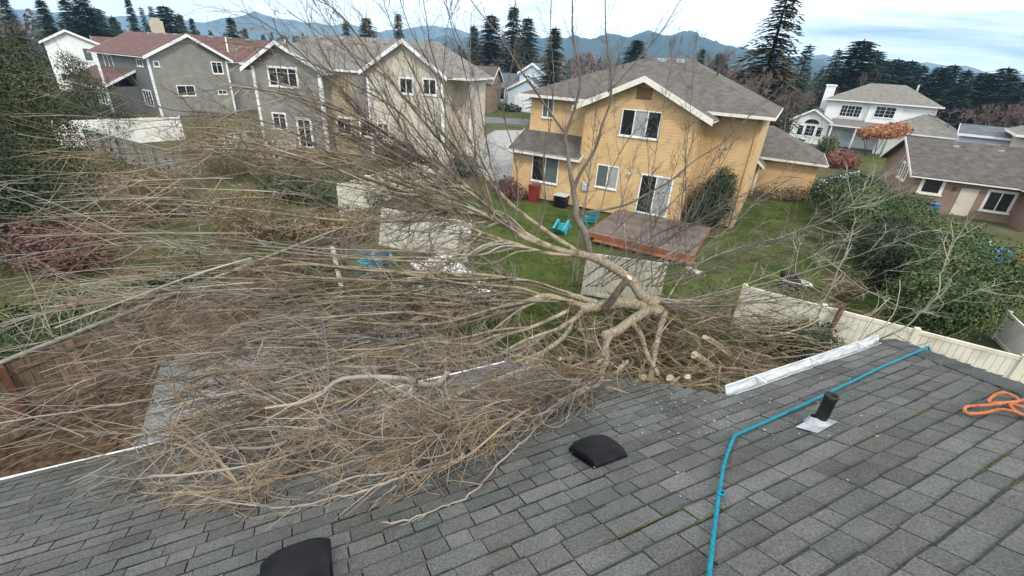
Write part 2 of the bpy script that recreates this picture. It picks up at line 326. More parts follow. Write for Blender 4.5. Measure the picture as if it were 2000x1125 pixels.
# ================================================================== ground
def flat_poly(name, pts, z, m, kind='structure'):
    mb = MB(); mb.face([(p[0], p[1], z) for p in pts]); o = mb.build(name, m); tag(o, kind=kind); return o
def grid_ground():
    xs = [-3800, -1800, -900, -400, -200, -100, -50, 0, 50, 100, 200, 400, 900, 1800, 3800]; mb = MB()
    n = len(xs); vs = [(x, y, 0) for y in xs for x in xs]
    mb.grid_faces(vs, [(j*n+i, j*n+i+1, (j+1)*n+i+1, (j+1)*n+i) for j in range(n-1) for i in range(n-1)])
    tag(mb.build('ground', X['ground']), kind='structure')
grid_ground()
flat_poly('lawn', [(-6.4, 17.2), (7.6, 13.6), (13.2, 9.8), (16.5, 15), (22.5, 33), (14.5, 39), (9.4, 25.5), (-1.5, 30), (-4.6, 29)], 0.02, X['lawn'])
flat_poly('own_yard_lawn', [(-4.6, 13.0), (-0.9, 10.6), (1.0, 8.0), (9, 9), (7.2, 13.6), (-6.2, 17.0), (-5.3, 14.6)], 0.02, X['lawn'])
flat_poly('mulch_bed', [(-13.5, 1), (-5.5, 1), (-5.5, 12), (-7.3, 14.6), (-8.4, 12.2), (-10.5, 6.6), (-12.3, 1.8)], 0.03, X['mulch'])
flat_poly('patio', [(-10.3, 11.55), (-5.54, 14.39), (-4.2, 12.9), (-3.4, 12.4), (-1.0, 10.9), (0.8, 8.8), (0.2, 5), (-6.3, 5), (-7.8, 6.98)], 0.045, X['patio'])
flat_poly('side_drive', [(-4.2, 36), (-1.0, 33), (2.8, 52), (1.6, 66), (-3.6, 63), (-6, 48)], 0.03, X['drive'])
flat_poly('street', [(-14, 70), (40, 76), (60, 62), (62, 69), (42, 84), (-14, 79)], 0.03, X['asphalt'])
flat_poly('front_lawn', [(40, 56), (52, 50), (56, 56), (46, 63)], 0.03, X['lawn'])
flat_poly('far_lawn', [(-12, 80), (14, 83), (13, 91), (-12, 89)], 0.03, X['lawn'])

def hills(name, m, d, depth, prof, a0, a1, seed):
    mb = MB(); na = 170; nr = 7; vs = []
    for j in range(nr):
        q = j/(nr-1)
        for i in range(na):
            a = a0+(a1-a0)*i/(na-1)
            el = prof[0][1]
            for (p, e), (p2, e2) in zip(prof, prof[1:]):
                if p <= a <= p2: f = (a-p)/(p2-p); f = f*f*(3-2*f); el = e+(e2-e)*f
            if a > prof[-1][0]: el = prof[-1][1]
            nz = noise.fractal(Vector((a*0.45, q*2.0, seed)), 0.9, 2.0, 6)
            hgt = CAMH + d*tan(R(el))
            prof_q = sin(pi/2*min(1.0, q*1.0))**0.8
            z = -3 + hgt*prof_q*(1+0.10*nz*(0.4+q)) + 9*nz*q
            dd = d + depth*(q-1) + depth*0.2*nz*(1-q)
            vs.append((dd*sin(R(a)), dd*cos(R(a)), z if j else -3))
    for i in range(na):
        a = a0+(a1-a0)*i/(na-1); dd = d+depth*0.6; vs.append((dd*sin(R(a)), dd*cos(R(a)), -3))
    mb.grid_faces(vs, [(j*na+i, j*na+i+1, (j+1)*na+i+1, (j+1)*na+i) for j in range(nr) for i in range(na-1)], sm=True)
    tag(mb.build(name, m), kind='structure')
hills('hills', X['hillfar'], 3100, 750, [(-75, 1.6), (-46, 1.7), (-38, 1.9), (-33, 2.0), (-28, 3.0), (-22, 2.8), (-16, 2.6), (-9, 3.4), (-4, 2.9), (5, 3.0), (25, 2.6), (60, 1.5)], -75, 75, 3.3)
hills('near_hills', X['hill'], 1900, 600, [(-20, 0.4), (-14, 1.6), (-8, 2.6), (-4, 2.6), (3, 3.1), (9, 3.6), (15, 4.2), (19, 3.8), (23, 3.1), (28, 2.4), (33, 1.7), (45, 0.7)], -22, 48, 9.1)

# ================================================================== the house under the camera
ex = ray(2930, 240); ex.z = 0; ex.normalize()
n0 = Vector((-0.18570, 0.35763, 0.91521)); n0 = (n0 - ex*n0.dot(ex)).normalized()
dn = n0.cross(ex).normalized()
if dn.z > 0: dn = -dn
RD = 1.49
RO = CAM - n0*RD
def roofp(u, v, h=0.0): return RO + ex*u + dn*v + n0*h
def roofpix(px, py, h=0.0):
    r = ray(px, py); t = (-(RD-h))/(n0.dot(r)); return CAM + r*t
def roofuv(px, py): p = roofpix(px, py) - RO; return p.dot(ex), p.dot(dn)
hd = Vector((dn.x, dn.y, 0)).normalized()         # horizontal downslope direction
CP = hd.dot(dn)                                   # cos of pitch
V_RIDGE, V_EAVE, V_LOW = -1.85, 2.70, 5.52
U_LEFT = -6.5
def umax(v):
    if v <= V_EAVE: return 5.77 - 0.77*(V_EAVE - v)
    return 3.23 + (v-V_EAVE)*(2.35-3.23)/(V_LOW-V_EAVE)
house = thing('shingle_roofed_house', 'grey shingled house roof in the foreground with black vents under the fallen branches', 'house', (0, 0, 0))
def build_roof():
    mb = MB()
    # deck slab under the shingles
    base = [roofp(U_LEFT, V_RIDGE, -.01), roofp(umax(V_RIDGE), V_RIDGE, -.01), roofp(umax(V_EAVE), V_EAVE, -.01), roofp(3.23, V_EAVE, -.01), roofp(2.35, V_LOW, -.01), roofp(U_LEFT, V_LOW, -.01)]
    mb.extr(base, -n0*0.12, 1)
    # back slope and hip end
    rl, rr = roofp(U_LEFT, V_RIDGE, -.01), roofp(umax(V_RIDGE), V_RIDGE, -.01); fc = roofp(umax(V_EAVE), V_EAVE, -.01)
    run = (V_EAVE-V_RIDGE)*CP
    bc = fc - hd*(2*run); bl = rl - hd*run; bl.z = fc.z
    mb.face([rl, bl, bc, rr], 3); mb.face([rr, bc, fc], 3)
    r2 = random.Random(3); E = 0.134; row = 0; v = V_LOW + 0.02
    while v > V_RIDGE:
        vm = v - E/2; um = umax(max(vm, V_RIDGE)); u = U_LEFT - r2.random()*0.3
        if v > V_EAVE and v-E < V_EAVE: um = umax(V_EAVE-0.001)
        um += 0.012
        shade = 0.92 + 0.16*r2.random(); last = None
        while u < um:
            wd = r2.choice((0.13, 0.16, 0.19, 0.22, 0.26, 0.30, 0.30, 0.19)); u2 = min(u+wd, um)
            if v > V_EAVE + E and u > 3.23: break
            p = r2.random(); g = r2.choice((0.112, 0.12, 0.125, 0.129, 0.133, 0.139, 0.15))*shade*(0.92+0.16*r2.random())
            if p < .22: c = (g*0.96, g*1.04, g*1.0)
            elif p < .36: c = (g*1.03, g*1.0, g*0.98)
            else: c = (g*1.01, g*1.0, g*0.975)
            th = r2.choice((0.007, 0.008, 0.010, 0.012)); dv = r2.uniform(-.004, .005); lift = r2.uniform(0, .004)
            gp = r2.uniform(0.002, 0.0045); a, b = u+gp, u2-gp
            if b > a:
                lo, hi = v+dv, v-E-0.03
                j = [r2.uniform(-.003, .003) for _ in range(4)]; lp = .006+.010*r2.random()
                P = [roofp(a, hi, .001), roofp(b, hi, .001), roofp(b+j[0]*.5, lo+j[1], th+lift*r2.random()), roofp(a+j[2]*.5, lo+j[3], th+lift*r2.random())]
                K = [P[3].lerp(P[0], lp/(E+.03)), P[2].lerp(P[1], lp*r2.uniform(.5, 1.4)/(E+.03))]
                Q = [P[3]-n0*(th+.006), P[2]-n0*(th+.006)]
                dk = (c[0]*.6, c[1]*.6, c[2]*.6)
                mb.grid_faces(P+Q+K, [(0, 6, 7, 1)], 0, c); mb.grid_faces(P+Q+K, [(6, 3, 2, 7)], 4); mb.grid_faces(P+Q+K, [(3, 4, 5, 2), (0, 4, 3), (1, 2, 5)], 0, dk)  # lower lip of each tab gets the dark strip of painted shade and dirt
            u = u2
        # moss and dirt held in the butt joint of some courses
        for _ in range(30):
            if r2.random() < 0.42:
                mu = r2.uniform(U_LEFT, um-0.2); ln = r2.uniform(.05, .5)
                mval = noise.noise(Vector((mu*0.8, v*0.8, 4.2)))
                if mval > -0.12:
                    kk = int(ln/.02)+2; top = []; bot = []
                    for q in range(kk):
                        uu = mu+ln*q/(kk-1)
                        if uu > um: break
                        ww = (.002+.009*r2.random()**1.5)*sin(pi*q/(kk-1)); top.append(roofp(uu, v-.012-ww*.6, .0145)); bot.append(roofp(uu, v+.004+ww, .004))
                    for q in range(len(top)-1): mb.face([top[q], bot[q], bot[q+1], top[q+1]], 2)
        v -= E; row += 1
    return mb.build('roof', [X['shingle'], X['underlay'], X['moss'], X['roofdark'], X['grimeshade']], house)
roof = build_roof()
def hip_caps():
    mb = MB(); r2 = random.Random(8); A = roofp(umax(V_EAVE), V_EAVE); B = roofp(umax(V_RIDGE), V_RIDGE); d = (B-A); ln = d.length; d.normalize()
    s1 = n0.cross(d).normalized()
    if s1.dot(ex) > 0: s1 = -s1                       # lies on the front slope
    hn = Vector((ex.x, ex.y, 0))*sin(math.acos(n0.z)) + Vector((0, 0, n0.z)); hn.normalize(); s2 = d.cross(hn).normalized()
    if s2.dot(ex) < 0: s2 = -s2
    t = -0.02
    while t < ln-0.1:
        g = r2.uniform(.085, .13); c = (g*.98, g, g*1.02); lo = A+d*t; hi = A+d*(t+0.20); up = (n0+hn).normalized()
        W = .16
        for sgn, sd, nn in ((0, s1, n0), (1, s2, hn)):
            P = [lo+up*.022, hi+up*.012, hi+sd*W+nn*.006, lo+sd*W+nn*.018]; Q = [P[3]-nn*.02, P[2]-nn*.008]
            f = [(0, 1, 2, 3), (3, 2, 5, 4)]
            if (P[1]-P[0]).cross(P[2]-P[1]).dot(nn) < 0: f = [tuple(reversed(q)) for q in f]
            mb.grid_faces(P+Q, f, 0, c)
            mb.face([lo+up*.022, lo+sd*W+nn*.018, lo+sd*W, lo], 1)
        t += 0.143
    return mb.build('hip_cap', [X['shingle'], X['underlay']], house)
hip_caps()
def gutter(ua, ub, v, name='gutter'):
    mb = MB(); prof = [(0.0, -.01), (0.0, -.10), (.075, -.115), (.10, -.06), (.125, -.02), (.125, .0), (.115, .0), (.113, -.02), (.088, -.062), (.07, -.10), (.008, -.09), (.008, -.01)]
    Z = Vector((0, 0, 1)); a = roofp(ua, v); b = roofp(ub, v); k = len(prof)
    vs = [a + hd*(p+.02) + Z*q for p, q in prof] + [b + hd*(p+.02) + Z*q for p, q in prof]
    mb.grid_faces(vs, [(i, (i+1) % k, k+(i+1) % k, k+i) for i in range(k)] + [tuple(reversed(range(k))), tuple(range(k, 2*k))])
    n = int(abs(ub-ua)/.8)
    for i in range(1, n+1):
        c = a + (b-a)*((i-.5)/n); mb.bar(c+hd*.025-Z*.004, c+hd*.14-Z*.004, .02, .006)
    return mb.build(name, X['gutter'], house)
gutter(3.28, 5.74, V_EAVE+.02)
def drip_edge():
    mb = MB(); a = roofp(U_LEFT, V_LOW+.035, -.02); b = roofp(2.3, V_LOW+.035, -.02); mb.bar(a, b, .05, .07, 0, n0); mb.bar(a-hd*.03-Vector((0, 0, .12)), b-hd*.03-Vector((0, 0, .12)), .03, .17); mb.build('fascia', X['white'], house)
drip_edge()
def own_walls():
    mb = MB(); ctr = (roofp(-1, V_RIDGE)); i = .45
    z1 = roofp(0, V_EAVE).z - .16; zl = roofp(0, V_LOW).z - .16
    hh = lambda u, h: Vector((RO.x, RO.y, 0)) + ex*u + hd*h
    hr = V_RIDGE*CP; he = V_EAVE*CP - i; hl = V_LOW*CP - i; hb = hr - (V_EAVE-V_RIDGE)*CP + i
    def wall(a, b, za, zb):
        d = (b-a).normalized(); nn = Vector((-d.y, d.x, 0))*.12
        mb.extr([(a.x, a.y, 0), (b.x, b.y, 0), (b.x, b.y, zb), (a.x, a.y, za)], nn)
    wall(hh(U_LEFT+i, hl), hh(2.0, hl), zl, zl); wall(hh(2.0, hl), hh(2.85, he), zl, z1); wall(hh(2.9, he), hh(5.3, he), z1, z1); wall(hh(5.3, he), hh(5.3, hb), z1, z1); wall(hh(5.2, hb), hh(U_LEFT+i, hb), z1, z1)
    a, b, c = hh(U_LEFT+i, hb), hh(U_LEFT+i, hl), hh(U_LEFT+i, hr)
    mb.extr([(a.x, a.y, 0), (b.x, b.y, 0), (b.x, b.y, zl), (c.x, c.y, roofp(0, V_RIDGE).z-.2), (a.x, a.y, z1)], ex*.12)
    return mb.build('wall', X['beige'], house)
own_walls()
ROOFM = Matrix((ex, -dn, n0)).transposed().to_4x4()     # x along the courses, y upslope, z out of the roof
def roofmat(p, rot=0.0, scale=1.0):
    m = ROOFM.copy(); m.translation = p; return m @ Matrix.Rotation(rot, 4, 'Z') @ Matrix.Scale(scale, 4)
def roof_vent(p, s_=1.0):
    # black slant-back vent: flat flange, low skirt and a hood with a rounded front
    m = roofmat(p, 0, s_); f = MB(); f.bbox(-.16, .16, -.15, .17, .006, .014, .003, 0, m); fl = f.build('roof_vent', X['black'], house)
    s = MB(); s.bbox(-.125, .125, -.105, .12, .014, .06, .006, 0, m); s.build('skirt', X['black'], fl)
    h = MB(); rows = []; nx, ny = 12, 12
    for j in range(ny+1):
        y = -.155 + .325*j/ny; q = j/ny
        for i in range(nx+1):
            x = i/nx*2-1; wd = .165 - .022*q*q
            z = .050 + .072*(sin(min(1.0, (1-q)*1.9+.06)*pi/2)**.8)*(1-.55*abs(x)**3.2) - .028*max(0, .2-q)/.2
            if q > .98: z = .03
            rows.append(m @ Vector((x*wd, y, z)))
    n1 = nx+1; h.grid_faces(rows, [(j*n1+i, j*n1+i+1, (j+1)*n1+i+1, (j+1)*n1+i) for j in range(ny) for i in range(nx)], sm=True)
    rim = [i for i in range(n1)] + [j*n1+nx for j in range(1, ny+1)] + [ny*n1+i for i in range(nx-1, -1, -1)] + [j*n1 for j in range(ny-1, 0, -1)]
    k = len(rim); vs = [rows[i] for i in rim] + [rows[i]-n0*.03 for i in rim]
    h.grid_faces(vs, [(a, k+a, k+(a+1) % k, (a+1) % k) for a in range(k)])
    h.build('hood', X['black'], fl)
roof_vent(roofpix(1168, 890), .9); roof_vent(roofpix(583, 1128))
def vent_pipe(p):
    m = roofmat(p, R(-4)); f = MB(); f.bbox(-.17, .10, -.06, .085, .013, .018, .002, 0, m); o = f.build('pipe_flashing', X['zinc'], house)
    c = MB(); top = Vector((.02, -.02, .05)); c.lathe([(.085, .017), (.078, .026), (.058, .045), (.045, .06), (.042, .062)], 24, 0, m); c.build('boot', X['zinc'], o)
    zz = m.inverted().to_3x3() @ Vector((0.05, 0.03, 1)); zz.normalize(); pm = m @ zz.to_track_quat('Z', 'Y').to_matrix().to_4x4()
    q = MB(); q.lathe([(.040, -.02), (.040, .232), (.044, .236), (.044, .262), (.038, .264), (.036, .262), (.036, .15), (.0, .15)], 24, 0, pm); q.build('vent_pipe', X['blackpipe'], house)
vent_pipe(roofpix(1597, 829))
# ropes
def bez(ctrl, n):
    out = []; k = len(ctrl)
    for i in range(k-1):
        p0, p1, p2, p3 = ctrl[max(0, i-1)], ctrl[i], ctrl[i+1], ctrl[min(k-1, i+2)]
        for j in range(n):
            t = j/n; out.append(0.5*((2*p1)+(p2-p0)*t+(2*p0-5*p1+4*p2-p3)*t*t+(-p0+3*p1-3*p2+p3)*t**3))
    out.append(ctrl[-1]); return out
r_ = random.Random(5)
def teal_rope():
    pts = [(1372, 1240), (1385, 1125), (1392, 1060), (1404, 968), (1415, 905), (1430, 862), (1436, 851), (1446, 846), (1500, 822), (1570, 790), (1650, 752), (1720, 718), (1780, 692), (1802, 683)]
    c = [roofpix(x, y, .026) for x, y in pts]
    last = c[-1]; c += [last + Vector((.10, .04, -.01)), last + Vector((.2, .05, -.35))]
    p = bez(c, 8); mb = MB(); mb.tube(p, .0115, 8)
    k = roofpix(1404, 966, .03); mb.tube(bez([k+ex*.0+n0*.005, k+ex*.02+n0*.02, k+ex*.035+n0*.002, k+ex*.015-dn*.02, k-ex*.012+n0*.012, k+ex*.028+dn*.015], 5), .008, 6)
    tag(mb.build('teal_rope', X['tealrope']), 'teal rope running down over the grey shingles past the black pipe', 'rope')
teal_rope()
def orange_rope():
    pts = [(2100, 850), (2010, 815), (1960, 800), (1925, 806), (1895, 808), (1884, 802), (1890, 794), (1925, 792), (1965, 787), (1990, 783), (1975, 772), (1955, 767), (1937, 776), (1932, 786), (1950, 787), (1978, 785), (2010, 782), (2060, 784), (2070, 800), (2010, 797), (1975, 789), (1980, 800), (2005, 812), (2080, 830)]
    c = [roofpix(x, y, .024+.012*(i % 3)) for i, (x, y) in enumerate(pts)]
    mb = MB(); mb.tube(bez(c, 8), .0105, 8); tag(mb.build('orange_rope', X['orangerope']), 'coiled orange rope lying on the shingles at the right edge', 'rope')
orange_rope()
def chips():
    mb = MB(); r2 = random.Random(11)
    for i in range(900):
        if i < 740: x, y = r2.gauss(1310, 120), r2.gauss(785, 42)
        elif i < 850: x, y = r2.uniform(1450, 1760), r2.gauss(790, 60)
        else: x, y = r2.uniform(1100, 1900), r2.uniform(740, 1000)
        u, v = roofuv(x, y)
        if v > V_LOW-.1 or u > umax(v)-.1 or v < V_RIDGE or n0.dot(ray(x, y)) > -10: continue
        m = roofmat(roofp(u, v, .014), r2.uniform(0, 6)); s = r2.choice((.0015, .002, .0025, .003, .004, .007))*r2.uniform(.8, 1.2)
        mb.box(-s, s, -s*.6, s*.6, 0, s*.5, 0, m @ Matrix.Rotation(r2.uniform(-.5, .5), 4, 'X'))
    tag(mb.build('wood_chips', X['chips']), 'pale wood chips and sawdust scattered on the shingles near the roof edge', 'wood chips', kind='stuff')
chips()
# ================================================================== fences
def vinyl_panel(name, label, a, b, h=1.8, lean=None, post_ends=(1, 1), m='vinyl', group=None, posts_every=2.4, zb=0.0, boards=True):
    """solid tongue-and-groove fence run from a to b (ground points): boards, rails, posts with caps"""
    a = Vector((a[0], a[1], zb)); b = Vector((b[0], b[1], zb)); d = b-a; ln = d.length; th = math.degrees(atan2(d.y, d.x))
    t = thing(name, label, 'fence', a, th, group)
    if lean: t.rotation_euler = (R(lean[0]), R(lean[1]), R(th))
    mb = MB(); n = max(1, int(ln/.16)); w = ln/n
    for i in range(n): mb.bbox(i*w+.004, (i+1)*w-.004, -.011, .011, .06, h-.05, .004)
    mb.build('board_panel', X[m], t)
    for z in (.08, h-.06):
        q = MB(); q.bbox(0, ln, -.028, .028, z-.06, z+.06, .006); q.build('rail', X[m], t)
    k = max(1, round(ln/posts_every))
    for i in range(k+1):
        if (i == 0 and not post_ends[0]) or (i == k and not post_ends[1]): continue
        x = ln*i/k; p = MB(); p.bbox(x-.062, x+.062, -.062, .062, 0, h+.03, .006); po = p.build('post', X[m], t)
        c = MB(); c.bbox(x-.072, x+.072, -.072, .072, h+.03, h+.05, .004)
        c.grid_faces([(x-.06, -.06, h+.05), (x+.06, -.06, h+.05), (x+.06, .06, h+.05), (x-.06, .06, h+.05), (x, 0, h+.085)], [(0, 1, 4), (1, 2, 4), (2, 3, 4), (3, 0, 4)]); c.build('post_cap', X[m], po)
    return t
vinyl_panel('vinyl_fence', 'long cream vinyl fence still standing behind the right end of the grey roof', (7.64, 13.55), (17.4, 7.9))
vinyl_panel('broken_fence', 'cream fence panel standing alone behind the fallen trunk', (2.75, 15.7), (5.5, 15.15), 1.72, lean=(-4, 0))
vinyl_panel('broken_fence', 'leaning pale fence panel beyond the snow-white broken slabs', (-6.3, 19.4), (-2.1, 18.2), 1.75, lean=(-16, 0), post_ends=(0, 1))
vinyl_panel('broken_fence', 'grey dirty fence panel knocked flat on the ground under the branches', (-4.6, 14.7), (-2.6, 13.2), 2.2, lean=(-84, 0), post_ends=(0, 0), zb=.25, m='dirtyvinyl')
vinyl_panel('broken_fence', 'bright white fence slab fallen flat beside the lawn under the branches', (-4.2, 16.6), (-1.75, 13.6), 1.7, lean=(-86, 3), post_ends=(0, 0), zb=.42, m='vinylw')
vinyl_panel('side_fence', 'white side fence running back between the tan house and the yellow house', (-9.3, 22.9), (-3.96, 38.2))
vinyl_panel('garden_fence', 'white vinyl fence by the dark evergreen in front of the red roofed house', (-35.5, 35.0), (-30.6, 41.8), 2.0, m='vinylw')
vinyl_panel('corner_fence', 'short white fence beyond the green hedge at the right edge', tuple(at_z(1972, 610, 1.1))[:2], tuple(at_z(2060, 690, 1.1))[:2], 1.1, m='vinylw')
vinyl_panel('low_fence', 'low white fence in front of the red shrub beside the yellow garage', (23.8, 36.5), (30.5, 42), 1.2, m='vinylw')
def post(name, label, p, q, w, m):
    mb = MB(); mb.bar(p, q, w, w, 0, Vector((0, 1, 0))); d = (Vector(q)-Vector(p)).normalized()
    e = Vector(q); mb.bar(e, e+d*.03, w*1.2, w*1.2, 0, Vector((0, 1, 0))); tag(mb.build(name, X[m]), label, 'post')
post('fence_post', 'rust brown square post in front of the cream vinyl fence', at_z(1592, 700, .2), at_z(1646, 600, 1.95), .11, 'redpost')
post('fence_post', 'broken white vinyl post leaning in the branches beside the wooden fence', at_z(667, 562, .05), at_z(649, 482, 1.45), .13, 'vinylw')
def wood_fence(name, label, a, b, h=1.8, m='cedar', red=2):
    a = Vector((*a, 0)); b = Vector((*b, 0)); d = b-a; ln = d.length
    t = thing(name, label, 'fence', a, math.degrees(atan2(d.y, d.x))); r2 = random.Random(21)
    mb = MB(); x = 0
    while x < ln:
        w = r2.choice((.135, .14, .145)); g = r2.uniform(.7, 1.35); c = (g, g*r2.uniform(.94, 1.04), g*r2.uniform(.88, 1.04)); hh = h-.04-r2.uniform(0, .02)
        mb.bbox(x+.003, x+w-.002, -.012, .008+r2.uniform(-.003, .003), .04, hh, .003, 0, None, c); x += w
    mb.build('board_panel', X[m], t)
    for z in (.35, 1.5):
        q = MB(); q.bbox(0, ln, -.055, -.014, z-.045, z+.045, .005, 0, None, (.9, .9, .9)); q.build('rail', X[m], t)
    q = MB(); q.bbox(0, ln, -.07, .055, h-.03, h+.015, .006); q.build('cap_rail', X['cedartop'], t)
    k = int(ln/2.4)
    for i in range(k+1):
        x = .05+i*2.42; p = MB(); p.bbox(x-.05, x+.05, -.155, -.058, 0, h-.04, .006, 0, None, (.8, .8, .8)); p.build('post', X['redpost' if i == red else m], t)
    return t
wood_fence('wooden_fence', 'weathered brown wooden fence beside the mulch bed on the left', (-12.0, 2.6), (-6.75, 16.6))
wood_fence('grey_wood_fence', 'low grey wooden fence in front of the white vinyl fence at the dark evergreen', tuple(at_z(165, 252, 1.7))[:2], tuple(at_z(345, 298, 1.7))[:2], 1.7, 'greywood', 99)

# ================================================================== houses
def W2(frame, u, o, z):      # wall frame: (origin, along, outward) -> local point
    return frame[0] + frame[1]*u + frame[2]*o + Vector((0, 0, z))
def fr_front(y=0.0): return (Vector((0, y, 0)), Vector((1, 0, 0)), Vector((0, -1, 0)))
def fr_left(x=0.0): return (Vector((x, 0, 0)), Vector((0, -1, 0)), Vector((-1, 0, 0)))     # u runs towards the viewer
def fr_right(x=0.0): return (Vector((x, 0, 0)), Vector((0, 1, 0)), Vector((1, 0, 0)))
def frmat(fr):
    m = Matrix((fr[1], -fr[2], Vector((0, 0, 1)))).transposed().to_4x4(); m.translation = fr[0]; return m
def window(parent, fr, u, z, w, h, mulls=(0.5,), trim='white', pane='glass', fw=.07, bars=0, sill=True, name='window', outer=0.0, panes=None, skip_bottom=False):
    """(u,z) lower-left corner; frame proud of the wall, panes set back inside it"""
    m = frmat(fr); f = MB(); o0, o1 = -.05, .02
    def bx(a, b, c, d, y0=o0, y1=o1): f.bbox(a, b, y0, y1, c, d, .006, 0, m)
    f_ = fw
    bx(u, u+w, z+h-f_, z+h); bx(u, u+f_, z, z+h-f_); bx(u+w-f_, u+w, z, z+h-f_)
    if not skip_bottom: bx(u+f_, u+w-f_, z, z+f_)
    xs = [0.0] + list(mulls) + [1.0]
    for q in mulls: bx(u+w*q-.03, u+w*q+.03, z+f_, z+h-f_, -.045, .015)
    if bars:
        for j in range(1, bars+1):
            zz = z+h-f_-(h-2*f_)*j/(bars+1) if bars > 1 else z+h*.72
            bx(u+f_, u+w-f_, zz-.012, zz+.012, -.03, .01)
        for a, b in (zip(xs, xs[1:]) if bars > 1 else ()):
            c = u+w*(a+b)/2; bx(c-.012, c+.012, z+f_, z+h-f_, -.032, .008)
    if outer:
        bx(u-outer, u+w+outer, z+h+.002, z+h+outer, -.03, .03); bx(u-outer, u-.002, z, z+h, -.03, .03); bx(u+w+.002, u+w+outer, z, z+h, -.03, .03)
    fo = f.build(name, X[trim], parent)
    if sill:
        s = MB(); s.bbox(u-.05-outer, u+w+.05+outer, -.085, .03, z-.06-(outer*.5), z-.002, .006, 0, m); s.build('sill', X[trim], fo)
    for i, (a, b) in enumerate(zip(xs, xs[1:])):
        p = MB(); p.box(u+w*a+(.03 if i else f_), u+w*b-(.03 if i < len(xs)-2 else f_), -.006, .004, z+f_*(0 if skip_bottom else 1), z+h-f_, 0, m)
        p.build('pane', X[(panes[i] if panes else pane)], fo)
    return fo
def wallbox(parent, poly, d, m, name='wall'):
    mb = MB(); mb.extr(poly, d); return mb.build(name, X[m], parent)
def box_wall(parent, x0, x1, y0, y1, z0, z1, m, name='wall'):
    mb = MB(); mb.box(x0, x1, y0, y1, z0, z1); return mb.build(name, X[m], parent)
def gable_block(parent, x0, x1, y0, y1, z0, ze, zr, m, axis='y', apex=None):
    """closed prism; gable ends on the front/back (axis y) or left/right (axis x)"""
    mb = MB()
    if axis == 'y':
        c = (x0+x1)/2 if apex is None else apex
        mb.extr([(x0, y0, z0), (x1, y0, z0), (x1, y0, ze), (c, y0, zr), (x0, y0, ze)], (0, y1-y0, 0))
    else:
        c = (y0+y1)/2 if apex is None else apex
        mb.extr([(x0, y0, z0), (x0, y1, z0), (x0, y1, ze), (x0, c, zr), (x0, y0, ze)], (x1-x0, 0, 0))
    return mb.build('wall', X[m], parent)
def slab(mb, quad, t, mi=0):
    p = [Vector(q) for q in quad]; n = (p[1]-p[0]).cross(p[2]-p[0]).normalized()
    if n.z < 0: n = -n
    mb.extr(p, n*t, mi)
def gable_roof(parent, x0, x1, y0, y1, ze, zr, m, axis='y', ov=.45, og=.35, trim='white', t=.14, apex=None, fascia=.24, name='roof', front_f=True, back_f=True):
    """two slabs over the prism of gable_block, with overhang, barge boards and eave fascias as children"""
    mb = MB(); fb = MB(); e = .004
    if axis == 'y':
        c = (x0+x1)/2 if apex is None else apex
        for s, xe in ((-1, x0), (1, x1)):
            k = (zr-ze)/abs(xe-c); xo = xe+s*ov; zo = ze-k*ov+e
            slab(mb, [(c, y0-og, zr+e), (c, y1+og, zr+e), (xo, y1+og, zo), (xo, y0-og, zo)], t)
            for yy, on in ((y0-og, front_f), (y1+og, back_f)):
                if on:
                    yb = yy-.035 if yy < y1 else yy+.003
                    fb.extr([(c, yb, zr+t*1.12), (xo+s*.01, yb, zo+t*1.12), (xo+s*.01, yb, zo+t*1.1-fascia), (c, yb, zr+t*1.1-fascia)], (0, .032, 0))
            fb.box(min(xo, xo+s*.03), max(xo, xo+s*.03), y0-og, y1+og, zo-.02, zo+t*1.0)
    else:
        c = (y0+y1)/2 if apex is None else apex
        for s, yeave in ((-1, y0), (1, y1)):
            k = (zr-ze)/abs(yeave-c); yo = yeave+s*ov; zo = ze-k*ov+e
            slab(mb, [(x0-og, c, zr+e), (x1+og, c, zr+e), (x1+og, yo, zo), (x0-og, yo, zo)], t)
            for xx in (x0-og, x1+og):
                xb = xx-.035 if xx < x1 else xx+.003
                fb.extr([(xb, c, zr+t*1.12), (xb, yo+s*.01, zo+t*1.12), (xb, yo+s*.01, zo+t*1.1-fascia), (xb, c, zr+t*1.1-fascia)], (.032, 0, 0))
            fb.box(x0-og, x1+og, min(yo, yo+s*.03), max(yo, yo+s*.03), zo-.02, zo+t*1.0)
    o = mb.build(name, X[m], parent); fb.build('fascia', X[trim], o); return o
def hip_roof(parent, x0, x1, y0, y1, ze, zr, rx0, rx1, m, ov=.5, trim='white', ry=None, t=.12, name='roof'):
    mb = MB(); fb = MB(); a, b, c, d = x0-ov, x1+ov, y0-ov, y1+ov; y = (y0+y1)/2 if ry is None else ry
    P = [(a, c, ze), (b, c, ze), (b, d, ze), (a, d, ze)]; T = [(p[0], p[1], p[2]+t) for p in P]; Rg = [(rx0, y, zr), (rx1, y, zr)]
    vs = P+T+Rg
    mb.grid_faces(vs, [(3, 2, 1, 0), (0, 1, 5, 4), (1, 2, 6, 5), (2, 3, 7, 6), (3, 0, 4, 7), (4, 5, 9, 8), (5, 6, 9), (6, 7, 8, 9), (7, 4, 8)])
    q = .03; z0, z1 = ze-.03, ze+t+.01
    fb.box(a-q, b+q, c-q, c-.003, z0, z1); fb.box(a-q, b+q, d+.003, d+q, z0, z1); fb.box(a-q, a-.003, c, d, z0, z1); fb.box(b+.003, b+q, c, d, z0, z1)
    o = mb.build(name, X[m], parent); fb.build('fascia', X[trim], o); return o
